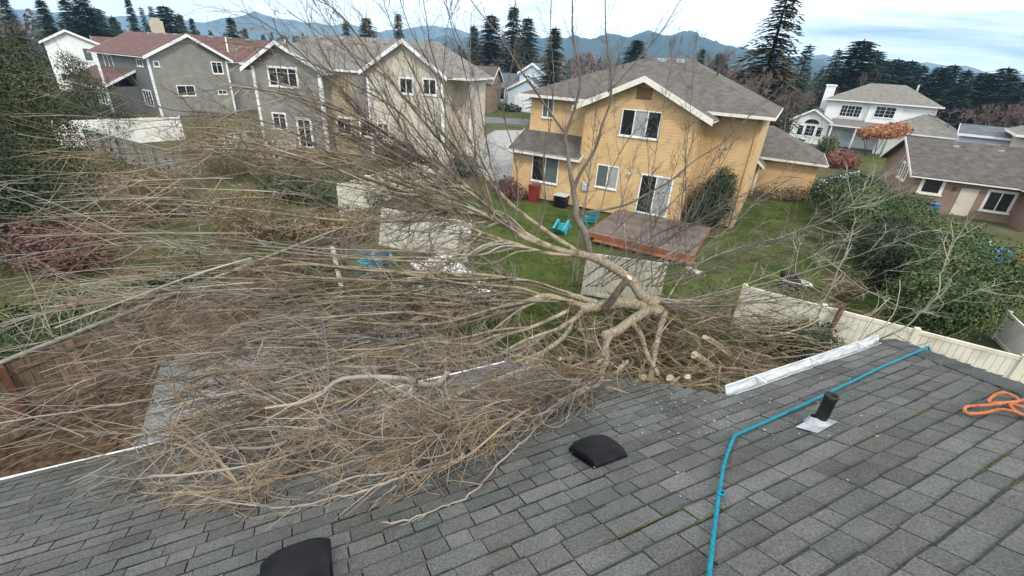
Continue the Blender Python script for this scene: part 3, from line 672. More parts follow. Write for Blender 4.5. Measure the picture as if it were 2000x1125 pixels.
def shed_roof(parent, x0, x1, yf, yb, zf, zb, m, ov=.25, trim='white', t=.12, name='roof'):
    mb = MB(); fb = MB(); slab(mb, [(x0-ov, yf, zf), (x1+ov, yf, zf), (x1+ov, yb, zb), (x0-ov, yb, zb)], t)
    fb.box(x0-ov-.02, x1+ov+.02, yf-.035, yf-.003, zf-.06, zf+t+.01)
    for xx in (x0-ov-.035, x1+ov+.003): fb.extr([(xx, yf, zf+t+.012), (xx, yb, zb+t+.012), (xx, yb, zb-.06), (xx, yf, zf-.06)], (.032, 0, 0))
    o = mb.build(name, X[m], parent); fb.build('fascia', X[trim], o); return o
def corner_trim(parent, pts, z0, z1, m='white', w=.1):
    for x, y in pts:
        mb = MB(); mb.box(x-w/2, x+w/2, y-w/2, y+w/2, z0, z1); mb.build('corner_board', X[m], parent)
def downspout(parent, x, y, z, m):
    mb = MB(); mb.bbox(x-.04, x+.04, y-.03, y+.03, .15, z, .008); mb.bbox(x-.04, x+.04, y-.28, y-.03, .12, .19, .008); mb.bbox(x-.055, x+.055, y-.04, y+.04, z*.5, z*.5+.05, .006); mb.build('downspout', X[m], parent)
def ridge_vents(parent, pts, w=.35):
    for p in pts:
        mb = MB(); mb.bbox(p[0]-w/2, p[0]+w/2, p[1]-.18, p[1]+.18, p[2]-.1, p[2]+.13, .03); mb.build('roof_vent', X['zinc'], parent)
def pipe(parent, p, h, r, m='white', name='vent_pipe'):
    mb = MB(); mb.lathe([(r, -.3), (r, h), (0, h)], 12, 0, Matrix.Translation(p)); return mb.build(name, X[m], parent)

# ---- yellow house
yh = thing('yellow_house', 'two storey yellow house with a wooden deck behind the fallen tree', 'house', (9.222, 25.044, 0), -28.5)
def yellow():
    t = yh; A = -3.06
    gable_block(t, -6.45, 0, 0, 9, .12, 6.12, 7.62, 'yellow', 'y', -3.2)
    box_wall(t, -11.0, -6.45, .004, 6, .12, 3.0, 'yellow'); box_wall(t, -10.9, -6.45, 1.7, 13, 3.0, 6.35, 'yellow')
    box_wall(t, 0, 2.75, 2.1, 13, .12, 6.35, 'yellow'); box_wall(t, -11, 2.75, 6, 13.4, .1, 6.352, 'yellow')
    hip_roof(t, -11.0, 2.75, 1.7, 13.4, 6.15, 8.95, -5.2, -2.6, 'roofbrown', .55, 'trimw')
    gable_roof(t, -6.45, 0, 0, 6.2, 6.12, 7.62, 'roofbrown', 'y', .62, .5, 'trimw', apex=-3.2, fascia=.30, back_f=False)
    v = MB(); v.bbox(-3.62, -2.78, -.03, .0, 6.62, 7.2, .005); v.build('attic_vent', X['darkwood'], t)
    shed_roof(t, -11.0, -6.5, -.5, 1.7, 2.95, 3.98, 'roofdark', .25, 'trimw')
    f = fr_front()
    window(t, f, -4.24, 4.66, 2.2, 1.42, (.335, .667), panes=('glass', 'blind', 'glass'), fw=.06)
    window(t, f, -5.24, 1.56, 1.36, 1.34, (.52,), panes=('glassg', 'blind'), fw=.06)
    window(t, f, -9.62, 1.22, 1.88, 1.62, (.5,), panes=('glass', 'glassg'), fw=.06)
    window(t, fr_front(1.7), -10.05, 4.95, .8, 1.35, (.5,), pane='glassg', fw=.05)
    d = window(t, f, -2.56, .50, 1.84, 2.26, (.5,), panes=('glass', 'blind'), fw=.08, name='sliding_door', sill=False)
    h = MB(); h.bbox(-1.70, -1.66, -.05, -.02, 1.3, 1.55, .005); h.build('handle', X['zinc'], d)
    lt = MB(); lt.bbox(-3.36, -3.2, -.05, 0, 2.55, 2.75, .01); lt.lathe([(0, -.16), (.05, -.15), (.07, .0), (.02, .05)], 10, 0, Matrix.Translation((-3.28, -.12, 2.68))); lt.build('wall_lamp', X['white'], t)
    ridge_vents(t, [(-4.3, 7.0, 8.72), (-3.1, 7.0, 8.72)], .55)
    pipe(t, (-6.4, 5.6, 7.8), .5, .05, 'blackpipe'); pipe(t, (-.6, 6.0, 8.3), .45, .05, 'blackpipe')
    corner_trim(t, [(-11.0, .0), (0.0, -.0)], .12, 3.0, 'yellow', .09)
    downspout(t, -6.3, -.05, 5.9, 'yellow'); downspout(t, -.15, -.05, 5.9, 'yellow'); downspout(t, 2.6, 2.05, 6.1, 'yellow')
    mt = MB(); mt.bbox(-6.0, -5.62, -.16, 0, 1.2, 1.75, .02); mt.bbox(-5.88, -5.74, -.2, -.16, 1.45, 1.62, .03); mt.build('meter_box', X['greymetal'], t)
    # garage wing set far back on the right
    box_wall(t, 2.2, 6.75, 14.4, 21, .1, 2.62, 'yellow'); box_wall(t, -4, 2.3, 13.3, 21, .1, 2.621, 'yellow')
    hip_roof(t, -4, 6.75, 14.4, 21, 2.62, 4.75, 1.0, 3.0, 'roofbrown', .5, 'trimw')
    gable_roof(t, 1.7, 3.0, 12.6, 14.6, 2.35, 2.85, 'roofbrown', 'y', .3, .35, 'trimw', fascia=.22, name='porch_roof')
    for x in (1.8, 2.95):
        p = MB(); p.bbox(x-.06, x+.06, 12.6, 12.72, .1, 2.34, .01); p.build('porch_post', X['trimw'], t)
yellow()
# ---- deck with a step
deck = thing('wooden_deck', 'brown boarded deck with red rim boards in front of the yellow house', 'deck', (9.222, 25.044, 0), -28.5)
def build_deck():
    r2 = random.Random(2); y0, y1 = -5.3, -.03; z = .47
    mb = MB(); x0, x1 = -3.5, 1.75; y = y0
    while y < y1-.05:
        g = r2.uniform(.82, 1.18); mb.bbox(x0, x1, y+.003, min(y1, y+.14)-.003, z-.03, z, .004, 0, None, (g, g, g)); y += .14
    mb.build('board_panel', X['deckbd'], deck)
    for (a, b) in (((x0, y0-.022), (x1, y0-.022)), ((x0-.022, y0), (x0-.022, y1)), ((x1+.022, y0), (x1+.022, y1))):
        q = MB(); q.bar((*a, z-.125), (*b, z-.125), .038, .24); q.build('rim_board', X['deckrim'], deck)
    s = MB(); s.bbox(x0+.5, x1+.35, y0-.46, y0-.06, .19, .225, .005); s.bbox(x0+.5, x1+.35, y0-.085, y0-.05, .03, .19, .004); s.build('step', X['deckrim'], deck)
    for xx in (x0+.6, -.4, x1-.3):
        b = MB(); b.bbox(xx-.15, xx+.15, y0+.1, y0+.4, .02, .2, .02); b.build('footing', X['concrete'], deck)
    for k in range(2):
        b = MB(); b.bbox(x1-.1+.45*k, x1+.35+.45*k, y0-1.0-.12*k, y0-.55-.12*k, .02, .16-.05*k, .02); b.build('stepping_block', X['concrete'], deck)
build_deck()
# ---- adirondack chairs
def make_chair(label, loc, th, tip=(0, 0)):
    t = thing('adirondack_chair', label, 'chair', loc, th, 'teal garden chairs'); t.rotation_euler = (R(tip[0]), R(tip[1]), R(th))
    m = X['teal']
    s = MB()
    for i in range(6):
        y = -.27+.095*i; zz = .37-.024*i; s.bbox(-.27, .27, y, y+.085, zz-.02, zz, .006)
    s.build('seat', m, t)
    b = MB(); mt = Matrix.Translation((0, .27, .26)) @ Matrix.Rotation(R(-24), 4, 'X')
    for i in range(6):
        x = -.275+.094*i; hh = .78-.05*((i-2.5)/2.5)**2*2; b.bbox(x, x+.084, -.012, .012, 0, hh, .012, 0, mt)
    b.bbox(-.27, .27, .012, .035, .18, .25, .005, 0, mt); b.bbox(-.25, .25, .012, .035, .52, .58, .005, 0, mt); b.build('backrest', m, t)
    for sx in (-1, 1):
        a = MB(); a.bbox(sx*.33-.075, sx*.33+.075, -.36, .36, .545, .568, .01); a.build('armrest', m, t)
        l = MB(); l.bbox(sx*.30-.015, sx*.30+.015, -.32, -.21, 0, .544, .006); l.build('leg', m, t)
        q = MB(); q.bar((sx*.28, -.27, .34), (sx*.28, .55, .06), .028, .12); q.build('leg', m, t)
        u = MB(); u.bar((sx*.335, .25, .54), (sx*.30, .33, .20), .03, .07); u.build('arm_support', m, t)
    return t
make_chair('teal slatted garden chair tipped over on the lawn left of the deck', tuple(at_z(1103, 452, .05)), 140, (-38, 10))
make_chair('teal slatted garden chair upright against the corner of the deck', tuple(at_z(1150, 438, .0)), 195)
make_chair('teal garden chair knocked over beside the broken white post under the branches', tuple(at_z(724, 538, .05)), 50, (-10, 8))
make_chair('teal garden chair upright under the branches before the leaning fence panel', tuple(at_z(747, 520, .0)), 200)
# ---- things by the yellow house
def bin_(name, label, cat, p, w, d, h, m, lid=None, th=0):
    t = thing(name, label, cat, p, th); mb = MB()
    vs = [(-w*.42, -d*.42, 0), (w*.42, -d*.42, 0), (w*.42, d*.42, 0), (-w*.42, d*.42, 0), (-w/2, -d/2, h), (w/2, -d/2, h), (w/2, d/2, h), (-w/2, d/2, h)]
    mb.grid_faces(vs, [(3, 2, 1, 0), (0, 1, 5, 4), (1, 2, 6, 5), (2, 3, 7, 6), (3, 0, 4, 7), (4, 5, 6, 7)]); mb.bbox(-w*.53, w*.53, -d*.53, d*.53, h-.07, h-.01, .01); mb.build('body', X[m], t)
    l = MB(); l.bbox(-w*.54, w*.54, -d*.56, d*.54, h, h+.06, .02); l.bbox(-w*.4, w*.4, d*.5, d*.62, h-.02, h+.05, .02); l.build('lid', X[lid or m], t)
    for sx in (-1, 1):
        q = MB(); q.lathe([(0, -.03), (.1, -.03), (.1, .03), (0, .03)], 14, 0, Matrix.Translation((sx*w*.4, d*.45, .1)) @ Matrix.Rotation(R(90), 4, 'Y')); q.build('wheel', X['black'], t)
    return t
def yl(x, y, z=0): return yh.matrix_basis @ Vector((x, y, z))
bpy.context.view_layer.update()
bin_('rain_barrel', 'dark red barrel bin against the yellow wall under the left window', 'bin', yl(-9.0, -.6), .6, .6, 1.05, 'redpl', th=-28)
bin_('compost_bin', 'black bin with white edge beside the teal chairs at the yellow wall', 'bin', yl(-7.1, -.55), .8, .7, .75, 'black', 'greymetal', th=-28)
bin_('wheelie_bin', 'small blue bin behind the hedge at the brown house door', 'bin', (28.9, 31.6, 0), .6, .6, 1.0, 'bluetarp', th=-25)
def grill():
    t = thing('overturned_grill', 'black barbecue with grey side shelf toppled on the lawn behind the cream fence', 'barbecue', at_z(1538, 566, 0), -20)
    b = MB(); b.bbox(-.42, .38, -.28, .28, .08, .5, .04); b.build('firebox', X['black'], t)
    l = MB(); vs = []; n = 9
    for i in range(n+1):
        a = pi*i/n; vs += [Vector((-.40, .05-.30*cos(a), .52+.26*sin(a))), Vector((.2, .05-.30*cos(a), .52+.26*sin(a)))]
    l.grid_faces(vs, [(2*i, 2*i+1, 2*i+3, 2*i+2) for i in range(n)]); l.face([vs[2*i] for i in range(n+1)]); l.face([vs[2*i+1] for i in range(n, -1, -1)]); l.build('lid', X['black'], t)
    s = MB(); s.bbox(.24, .72, -.22, .3, .54, .58, .015, 0, Matrix.Rotation(R(14), 4, 'Y')); s.build('side_shelf', X['greymetal'], t)
    c = MB(); c.bar((-.4, -.32, .50), (.55, -.34, .46), .05, .05); c.build('handle', X['greymetal'], t)
    for x, y in ((-.38, -.24), (.34, -.24), (-.38, .24), (.34, .24)):
        q = MB(); q.bar((x, y, .1), (x*1.25, y*1.3, 0), .035, .035); q.build('leg', X['black'], t)
grill()
def mower():
    t = thing('ride_on_mower', 'orange garden mower by the blue tarp at the right edge', 'mower', at_z(1990, 522, 0), 20)
    b = MB(); b.bbox(-.5, .35, -.26, .26, .25, .55, .06); b.build('deck', X['orangepl'], t)
    h = MB(); h.bbox(-.42, .1, -.2, .2, .56, .82, .08); h.build('hood', X['orangepl'], t)
    s = MB(); s.bar((.3, -.2, .5), (.75, -.2, .95), .03, .03); s.bar((.3, .2, .5), (.75, .2, .95), .03, .03); s.bar((.75, -.22, .95), (.75, .22, .95), .03, .03); s.build('handle', X['black'], t)
    for x in (-.35, .25):
        for y in (-.3, .3):
            q = MB(); q.lathe([(0, -.04), (.14, -.04), (.16, 0), (.14, .04), (0, .04)], 16, 0, Matrix.Translation((x, y, .16)) @ Matrix.Rotation(R(90), 4, 'X')); q.build('wheel', X['black'], t)
mower()
def tarp():
    p = at_z(1944, 500, .2); mb = MB(); n = 22; vs = []
    for j in range(n):
        for i in range(n):
            x, y = i/(n-1)*2-1, j/(n-1)*2-1; e = max(abs(x), abs(y))
            z = .62*(1-e**3.5) + .13*noise.noise(Vector((x*2.2, y*2.2, 1))) + .05*noise.noise(Vector((x*6, y*6, 3)))
            vs.append((p.x+x*1.0, p.y+y*.75, max(.03, z)))
    mb.grid_faces(vs, [(j*n+i, j*n+i+1, (j+1)*n+i+1, (j+1)*n+i) for j in range(n-1) for i in range(n-1)], sm=True)
    tag(mb.build('blue_tarp', X['bluetarp']), 'crumpled blue tarp over a heap behind the green hedge at the right', 'tarp')
    q = at_z(1925, 478, .3); mb = MB(); vs = []; n = 14
    for j in range(n):
        for i in range(n):
            x, y = i/(n-1)*2-1, j/(n-1)*2-1; e = max(abs(x), abs(y)); z = .55*(1-e**3)+.1*noise.noise(Vector((x*3, y*3, 8)))
            vs.append((q.x+x*.4, q.y+y*.4, max(.02, z)))
    mb.grid_faces(vs, [(j*n+i, j*n+i+1, (j+1)*n+i+1, (j+1)*n+i) for j in range(n-1) for i in range(n-1)], sm=True)
    tag(mb.build('white_sack', X['greymetal']), 'crumpled pale sack lying behind the blue tarp', 'sack')
tarp()

# ---- tan twin-gabled house
def tan_house():
    t = thing('tan_house', 'large grey and tan two storey house with two white edged gables behind the twigs', 'house', (-16.4, 39.21, 0), -8)
    gable_block(t, -5.8, 0, 0, 8, .0, 6.72, 8.35, 'greyside', 'y', -3.2)
    box_wall(t, -7.2, -5.8, 1.6, 9, 0, 6.4, 'greyside')
    box_wall(t, 0, 4.0, 1.4, 9, 0, 6.72, 'ochre'); box_wall(t, 2.1, 4.0, 1.2, 1.4, 0, 6.71, 'taupe')
    gable_block(t, 4.0, 10.1, .1, 8, 0, 6.95, 9.0, 'tan', 'y', 7.15)
    box_wall(t, 10.1, 11.5, 3.4, 9, 0, 6.7, 'tan')
    hip_roof(t, -7.2, 11.5, 1.5, 9.6, 6.6, 9.3, -3.0, 8.0, 'roofgrey', .5)
    gable_roof(t, -5.8, 0, 0, 5.3, 6.72, 8.35, 'roofgrey', 'y', .75, .55, apex=-3.2, fascia=.3, back_f=False)
    gable_roof(t, 4.0, 10.1, .1, 5.4, 6.95, 9.0, 'roofgrey', 'y', .5, .5, apex=7.15, fascia=.3, back_f=False)
    f = fr_front()
    window(t, f, -4.5, 5.2, 2.5, 1.4, (.3, .7), bars=1, fw=.08, outer=.08)
    window(t, f, -4.75, 1.85, 1.2, 1.25, (.5,), bars=1, fw=.07, outer=.06)
    window(t, f, -2.55, .5, 1.2, 2.3, (.5,), bars=1, fw=.08, outer=.1, name='patio_door', sill=False)
    window(t, fr_front(1.4), .25, 1.7, 1.35, 1.3, (.5,), bars=1, fw=.08, outer=.09)
    window(t, fr_front(1.2), 2.45, 1.65, 1.25, 1.45, (.5,), bars=1, fw=.07, outer=.08)
    window(t, fr_front(.1), 4.55, 1.7, .95, 1.3, (.5,), bars=1, fw=.07, outer=.08)
    window(t, fr_front(.1), 6.6, 5.35, 1.1, 1.15, (.5,), fw=.08, outer=.06); window(t, fr_front(.1), 8.5, 5.4, 1.1, 1.15, (.5,), fw=.08, outer=.06)
    window(t, fr_front(1.6), -6.9, 4.9, .55, 1.7, (), pane='glassg', fw=.09)
    corner_trim(t, [(0.02, -.02), (4.02, .08), (-5.8, -.02), (10.1, .08), (11.5, 3.4)], 0, 6.6, 'white', .2)
    b = MB(); b.bbox(4.4, 5.9, -.5, .08, .9, 1.15, .04); b.bbox(4.5, 5.8, -.4, .08, .2, .9, .03); b.build('window_box', X['brownside'], t)
    ridge_vents(t, [(-2.4, 5.0, 9.05), (-.5, 5.0, 9.05), (2.4, 5.0, 9.05), (3.6, 4.8, 8.95)], .4)
    pipe(t, (-5.0, 3.6, 8.0), .7, .07)
    downspout(t, -.12, -.09, 6.3, 'white'); downspout(t, 10.2, .0, 6.5, 'white')
    # garage wing behind on the right, turned to the side street
    g = thing('garage_wing', None, None, (-7.1, 37.3, 0), 65.7)
    bpy.context.view_layer.update(); g.matrix_parent_inverse = t.matrix_basis.inverted(); g.parent = t
    mb = MB(); mb.box(0, 10.2, 0, 5.6, 0, 3.5); mb.build('wall', X['taupe'], g)
    q = hip_roof(g, 0, 10.2, 0, 5.6, 3.5, 5.1, 2.0, 8.2, 'roofgrey', .45)
    p = MB(); p.extr([(.6, -1.6, 0), (3.0, -1.6, 0), (3.0, -1.6, 1.9), (1.8, -1.6, 2.5), (.6, -1.6, 1.9)], (0, 1.6, 0)); p.build('wall', X['taupe'], g)
    p = MB(); slab(p, [(1.8, -1.9, 2.52), (1.8, 0, 2.52), (.3, 0, 1.78), (.3, -1.9, 1.78)], .1); slab(p, [(1.8, -1.9, 2.52), (1.8, 0, 2.52), (3.3, 0, 1.78), (3.3, -1.9, 1.78)], .1); p.build('porch_roof', X['roofgrey'], g)
    return t
tan_house()
def white_deck():
    t = thing('white_railed_deck', 'small deck with white balustrade before the tan house', 'deck', (-16.4, 39.21, 0), -8)
    f = MB(); f.bbox(-7.4, -2.2, -3.4, -.05, .35, .5, .02); f.build('floor', X['darkwood'], t)
    f = MB(); f.bbox(-2.1, .3, -3.0, -.06, .12, .3, .02); f.build('step', X['darkwood'], t)
    for a, b in (((-7.4, -3.4), (-2.2, -3.4)), ((-2.2, -3.4), (-2.2, -1.2)), ((-7.4, -3.4), (-7.4, -.2))):
        r = MB(); d = Vector((b[0]-a[0], b[1]-a[1], 0)); n = int(d.length/.16)
        r.bar((*a, 1.42), (*b, 1.42), .09, .07); r.bar((*a, .62), (*b, .62), .06, .06)
        for i in range(n+1):
            p = Vector((*a, 0))+d*(i/n); r.bar((p.x, p.y, .62), (p.x, p.y, 1.42), .05, .05, 0, Vector((0, 1, 0)))
        r.build('balustrade', X['white'], t)
    s = MB(); s.bbox(-7.45, -2.15, -3.45, -3.40, .02, .34, .01); s.build('skirting', X['white'], t)
white_deck()
# ---- grey house with red roof
def red_house():
    t = thing('red_roofed_house', 'dark grey two storey house with red brown roof and white gable trim', 'house', (-42.61, 55.53, 0), 58)
    gable_block(t, 0, 8.5, 0, 15, 0, 6.5, 8.75, 'greydark', 'y', 4.4)
    mb = MB(); mb.extr([(0.05, -.03, 0), (8.45, -.03, 0), (8.45, -.03, 6.48), (4.4, -.03, 8.7), (.05, -.03, 6.48)], (0, .026, 0)); mb.build('gable_cladding', X['greyside'], t)
    gable_roof(t, 0, 8.5, 0, 15, 6.5, 8.75, 'roofred', 'y', .6, .6, apex=4.4, fascia=.32)
    gable_block(t, 8.4, 19, 3, 11, 0, 6.3, 8.9, 'greyside', 'x'); gable_roof(t, 8.0, 19, 3, 11, 6.3, 8.9, 'roofred', 'x', .5, .4)
    f = fr_front(-.03); window(t, f, .45, 5.3, .62, .62, (), fw=.09, pane='glassg'); window(t, f, 6.65, 4.7, 1.35, 1.4, (.5,), fw=.12, bars=1)
    window(t, f, 2.2, 2.2, 2.0, 1.2, (.5,), fw=.1); window(t, f, 6.8, 2.3, 1.1, .6, (.5,), fw=.1)
    fl = fr_left(0.0); window(t, fl, -12.6, 4.6, 2.6, 1.5, (.5,), pane='glassg', fw=.1); window(t, fl, -3.0, 5.2, 1.6, .8, (.5,), fw=.1)
    # lower wing towards the left
    mb = MB(); mb.box(-3.2, 0, 4.5, 15.5, 0, 2.9); mb.build('wall', X['greydark'], t)
    r = MB(); fb = MB(); slab(r, [(-3.7, 4.1, 2.75), (-3.7, 16, 2.75), (0, 16, 4.6), (0, 4.1, 4.6)], .14); fb.box(-3.74, -3.705, 4.1, 16, 2.68, 2.92); fb.extr([(-3.7, 4.06, 2.92), (0, 4.06, 4.77), (0, 4.06, 4.5), (-3.7, 4.06, 2.62)], (0, .036, 0))
    ro = r.build('roof', X['roofred'], t); fb.build('fascia', X['white'], ro)
    fw_ = fr_left(-3.2)
    for k in range(3): window(t, fw_, -7.6+.95*k, .9, .8, 1.5, (), fw=.09)
    for k in range(3): window(t, fw_, -14.0+.75*k, 1.0, .6, 1.4, (), fw=.08)
    window(t, fr_left(0.0), -3.6, 1.0, 2.3, 1.7, (.33, .66), fw=.1)
    corner_trim(t, [(0, 0), (8.5, -.02), (-3.2, 4.5), (0, 15)], 0, 6.3, 'white', .2)
    mb = MB(); mb.bbox(5.2, 6.4, 9.5, 10.5, 7.0, 10.3, .05); mb.bbox(5.4, 6.2, 9.7, 10.3, 10.3, 10.6, .04); mb.build('chimney', X['beige'], t)
    ridge_vents(t, [(4.2, 1.6, 8.75), (4.2, 3.8, 8.75), (4.2, 6.2, 8.75), (4.2, 8.4, 8.75), (10.5, 6.6, 8.9), (13, 6.6, 8.9), (15.5, 6.6, 8.9)], .5)
    pipe(t, (11.2, 4.2, 7.3), 1.7, .09)
red_house()
def white_left():
    a = R(-42.4); t = thing('white_gabled_house', 'white gabled house with red brown roof behind the dark evergreen', 'house', (105*sin(a), 105*cos(a), 0), 42)
    gable_block(t, -3.2, 3.2, 0, 14, 0, 7.0, 8.6, 'whiteside', 'y', -.35); gable_roof(t, -3.2, 3.2, 0, 14, 7.0, 8.6, 'roofred', 'y', .5, .5, apex=-.35, fascia=.34)
    window(t, fr_front(), .9, 4.4, 1.2, 2.0, (), fw=.16, pane='glassg'); window(t, fr_front(), -2.6, 1.0, 1.6, 1.6, (.5,), fw=.14)
    gable_block(t, 3.0, 16, 4, 12, 0, 5.6, 8.0, 'whiteside', 'x'); gable_roof(t, 3.0, 16, 4, 12, 5.6, 8.0, 'roofred', 'x', .5, .4)
white_left()
def white_right():
    t = thing('white_hipped_house', 'white two storey house with grey hipped roof and double garage on the right', 'house', (50.44, 68.42, 0), -35)
    box_wall(t, -7.4, 5.2, 1.0, 10, 0, 6.2, 'whiteside'); hip_roof(t, -7.4, 5.2, 1.0, 10, 6.2, 8.75, -3.2, 1.0, 'roofgrey', .55)
    gable_block(t, -2.2, 1.6, .6, 4, 3.5, 6.2, 6.25, 'whiteside'); hip_roof(t, -2.2, 1.6, .6, 6.5, 6.21, 8.4, -.5, -.1, 'roofgrey', .5)
    box_wall(t, 0, 9.0, -3.6, 5, 0, 2.9, 'whiteside'); hip_roof(t, 0, 9.0, -3.6, 5, 2.9, 5.3, 4.0, 5.0, 'roofgrey', .5)
    d = MB(); d.bbox(.5, 5.2, -3.66, -3.6, .05, 2.35, .02)
    for k in range(1, 4): d.bbox(.55, 5.15, -3.67, -3.655, .05+.575*k-.02, .05+.575*k+.02, .004)
    d.build('garage_door', X['white'], t)
    gable_block(t, -11.0, -6.2, -.6, 5, 0, 3.3, 4.75, 'whiteside', 'y'); gable_roof(t, -11.0, -6.2, -.6, 5, 3.3, 4.75, 'roofgrey', 'y', .45, .45, fascia=.26)
    f = fr_front(-.6); window(t, f, -10.1, 1.0, .85, 1.5, (), bars=1, fw=.1); window(t, f, -9.1, 1.0, 1.35, 1.6, (), bars=2, fw=.1); window(t, f, -7.6, 1.0, .85, 1.5, (), bars=1, fw=.1)
    a = MB(); n = 10; c = Vector((-8.45, -.62, 2.75)); P = [c+Vector((1.1*cos(pi*i/n), 0, .8*sin(pi*i/n))) for i in range(n+1)]; a.extr(P, (0, -.05, 0)); ao = a.build('arched_window', X['white'], t)
    a = MB(); P = [c+Vector((.95*cos(pi*i/n), -.055, .06+.62*sin(pi*i/n))) for i in range(n+1)]; a.extr(P, (0, -.01, 0)); a.build('pane', X['glass'], ao)
    f = fr_front(1.0); window(t, f, -5.6, 4.1, 2.6, 1.6, (.33, .67), bars=2, fw=.1); window(t, fr_front(.6), -1.5, 4.4, 2.4, 1.5, (.5,), bars=2, fw=.1)
    shed_roof(t, -6.0, 0, -1.2, 1.0, 2.9, 3.7, 'roofgrey', .2)
    p = MB(); p.bbox(-4.4, -3.2, .9, 1.0, 0, 2.3, .02); p.build('door', X['blueside'], t)
    for x in (-5.8, -2.8):
        q = MB(); q.bbox(x-.1, x+.1, -1.1, -.9, 0, 2.9, .02); q.build('porch_post', X['white'], t)
    c = MB(); c.bbox(-8.6, -7.4, 5.5, 7.2, 0, 8.2, .04); c.bbox(-8.7, -7.3, 5.4, 7.3, 8.0, 8.25, .03); c.build('chimney', X['whiteside'], t)
    pipe(t, (2.4, 5.4, 8.0), .9, .12, 'zinc')
white_right()
def brown_house():
    t = thing('brown_house', 'single storey brown house with dark shingled roof behind the hedge', 'house', (28.84, 33.89, 0), -25)
    gable_block(t, 0, 14, 0, 9.4, 0, 2.6, 4.55, 'brownside', 'x'); gable_roof(t, 0, 14, 0, 9.4, 2.6, 4.55, 'roofdark', 'x', .5, .45, 'trimw', fascia=.22)
    gable_block(t, 6.0, 12, -2.4, 4, 0, 2.55, 3.9, 'brownside', 'y'); gable_roof(t, 6.0, 12, -2.4, 4, 2.55, 3.9, 'roofdark', 'y', .4, .4, 'trimw', back_f=False)
    f = fr_front(); window(t, f, .55, 1.35, 1.1, 1.05, (), trim='trimw', fw=.05, outer=.16)
    d = MB(); d.bbox(2.75, 3.75, -.05, 0, .08, 2.0, .01); do = d.build('door', X['tan'], t); h = MB(); h.lathe([(0, 0), (.03, .01), (.03, .05), (0, .06)], 10, 0, Matrix.Translation((2.85, -.05, 1.0)) @ Matrix.Rotation(R(90), 4, 'X')); h.build('handle', X['zinc'], do)
    lm = MB(); lm.bbox(2.32, 2.48, -.14, 0, 1.75, 2.0, .03); lm.build('wall_lamp', X['redpl'], t)
    window(t, f, 4.3, .7, 1.4, 1.35, (.5,), trim='trimw', fw=.06, outer=.1)
    fl = fr_left(0.0); window(t, fl, -2.9, 1.7, .55, 1.1, (), trim='trimw', fw=.05, outer=.14); window(t, fl, -4.2, 1.7, .55, 1.1, (), trim='trimw', fw=.05, outer=.14)
    ridge_vents(t, [(2.6, 4.0, 4.3), (5.2, 4.0, 4.3)], .4)
brown_house()
def small_blue():
    a = R(43.9); t = thing('blue_outbuilding', 'low pale blue building behind the brown house', 'house', (58*sin(a), 58*cos(a), 0), -40)
    box_wall(t, -1.9, 2.6, 0, 4, 0, 4.75, 'blueside'); shed_roof(t, -1.9, 2.6, -.35, 4.3, 4.76, 5.4, 'roofslate', .2); window(t, fr_front(), .0, 3.5, .9, .8, (.5,), fw=.1)
    a = R(48.5); t = thing('beige_house', 'beige house corner at the right edge above the brown roof', 'house', (52*sin(a), 52*cos(a), 0), -40)
    box_wall(t, -2.4, 9, 0, 8, 0, 5.4, 'beige'); hip_roof(t, -2.4, 9, 0, 8, 5.4, 7.6, 1.5, 5, 'roofgrey', .5);
    window(t, fr_front(), .4, 3.4, 1.6, 1.3, (.5,), fw=.08)
small_blue()
def blue_house():
    t = thing('pale_blue_house', 'pale blue house with white gables across the street left of the yellow house', 'house', (0, 95, 0), -20)
    gable_block(t, -1.9, 3.2, 1.5, 9, 0, 6.9, 8.5, 'blueside', 'y', .7); gable_roof(t, -1.9, 3.2, 1.5, 9, 6.9, 8.5, 'roofslate', 'y', .4, .4, apex=.7, fascia=.4)
    window(t, fr_front(1.5), -.9, 4.9, 1.3, 1.6, (.5,), fw=.16)
    gable_block(t, -2.6, 4.4, -2.4, 5, 0, 4.0, 6.0, 'blueside', 'y', 1.4); gable_roof(t, -2.6, 4.4, -2.4, 5, 4.0, 6.0, 'roofslate', 'y', .4, .45, apex=1.4, fascia=.4)
    d = MB(); d.bbox(-1.2, 3.2, -2.5, -2.41, .1, 2.9, .03); d.build('garage_door', X['white'], t)
    box_wall(t, -9.0, -2.6, .5, 8, 0, 4.3, 'blueside'); gable_roof(t, -9.0, -1.0, .5, 8, 4.3, 6.4, 'roofslate', 'x', .5, .4, fascia=.36)
    window(t, fr_front(.5), -7.0, 1.6, 2.6, 2.2, (.5,), bars=1, fw=.18); window(t, fr_front(.5), -4.0, .2, 1.0, 2.6, (), fw=.16, name='front_door')
    gable_block(t, -9.6, -5.6, 14, 20, 0, 7, 8.2, 'brownside', 'y')
    # another roof beyond
    a = R(22); q = thing('slate_roofed_house', 'slate blue roofed house just visible behind the yellow house', 'house', (70*sin(a), 70*cos(a), 0), -25)
    box_wall(q, -5, 6, 0, 8, 0, 5.0, 'blueside'); hip_roof(q, -5, 6, 0, 8, 5.0, 7.7, -2, 3, 'roofslate', .5); window(q, fr_front(), -1, 2.8, 2, 1.3, (.5,), fw=.1)
    a = R(-7.5); q = thing('brown_sided_house', 'brown house with pale chimney glimpsed between the tan and blue houses', 'house', (88*sin(a), 88*cos(a), 0), -10)
    gable_block(q, -5, 5.5, 0, 8, 0, 5.2, 7.4, 'brownside', 'x'); gable_roof(q, -5, 5.5, 0, 8, 5.2, 7.4, 'roofdark', 'x', .5, .4); window(q, fr_front(), -3, 2.6, 1.8, 1.3, (.5,), fw=.12)
    c = MB(); c.bbox(-3.4, -2.0, 2.4, 3.8, 5, 8.3, .05); c.build('chimney', X['beige'], q)
blue_house()
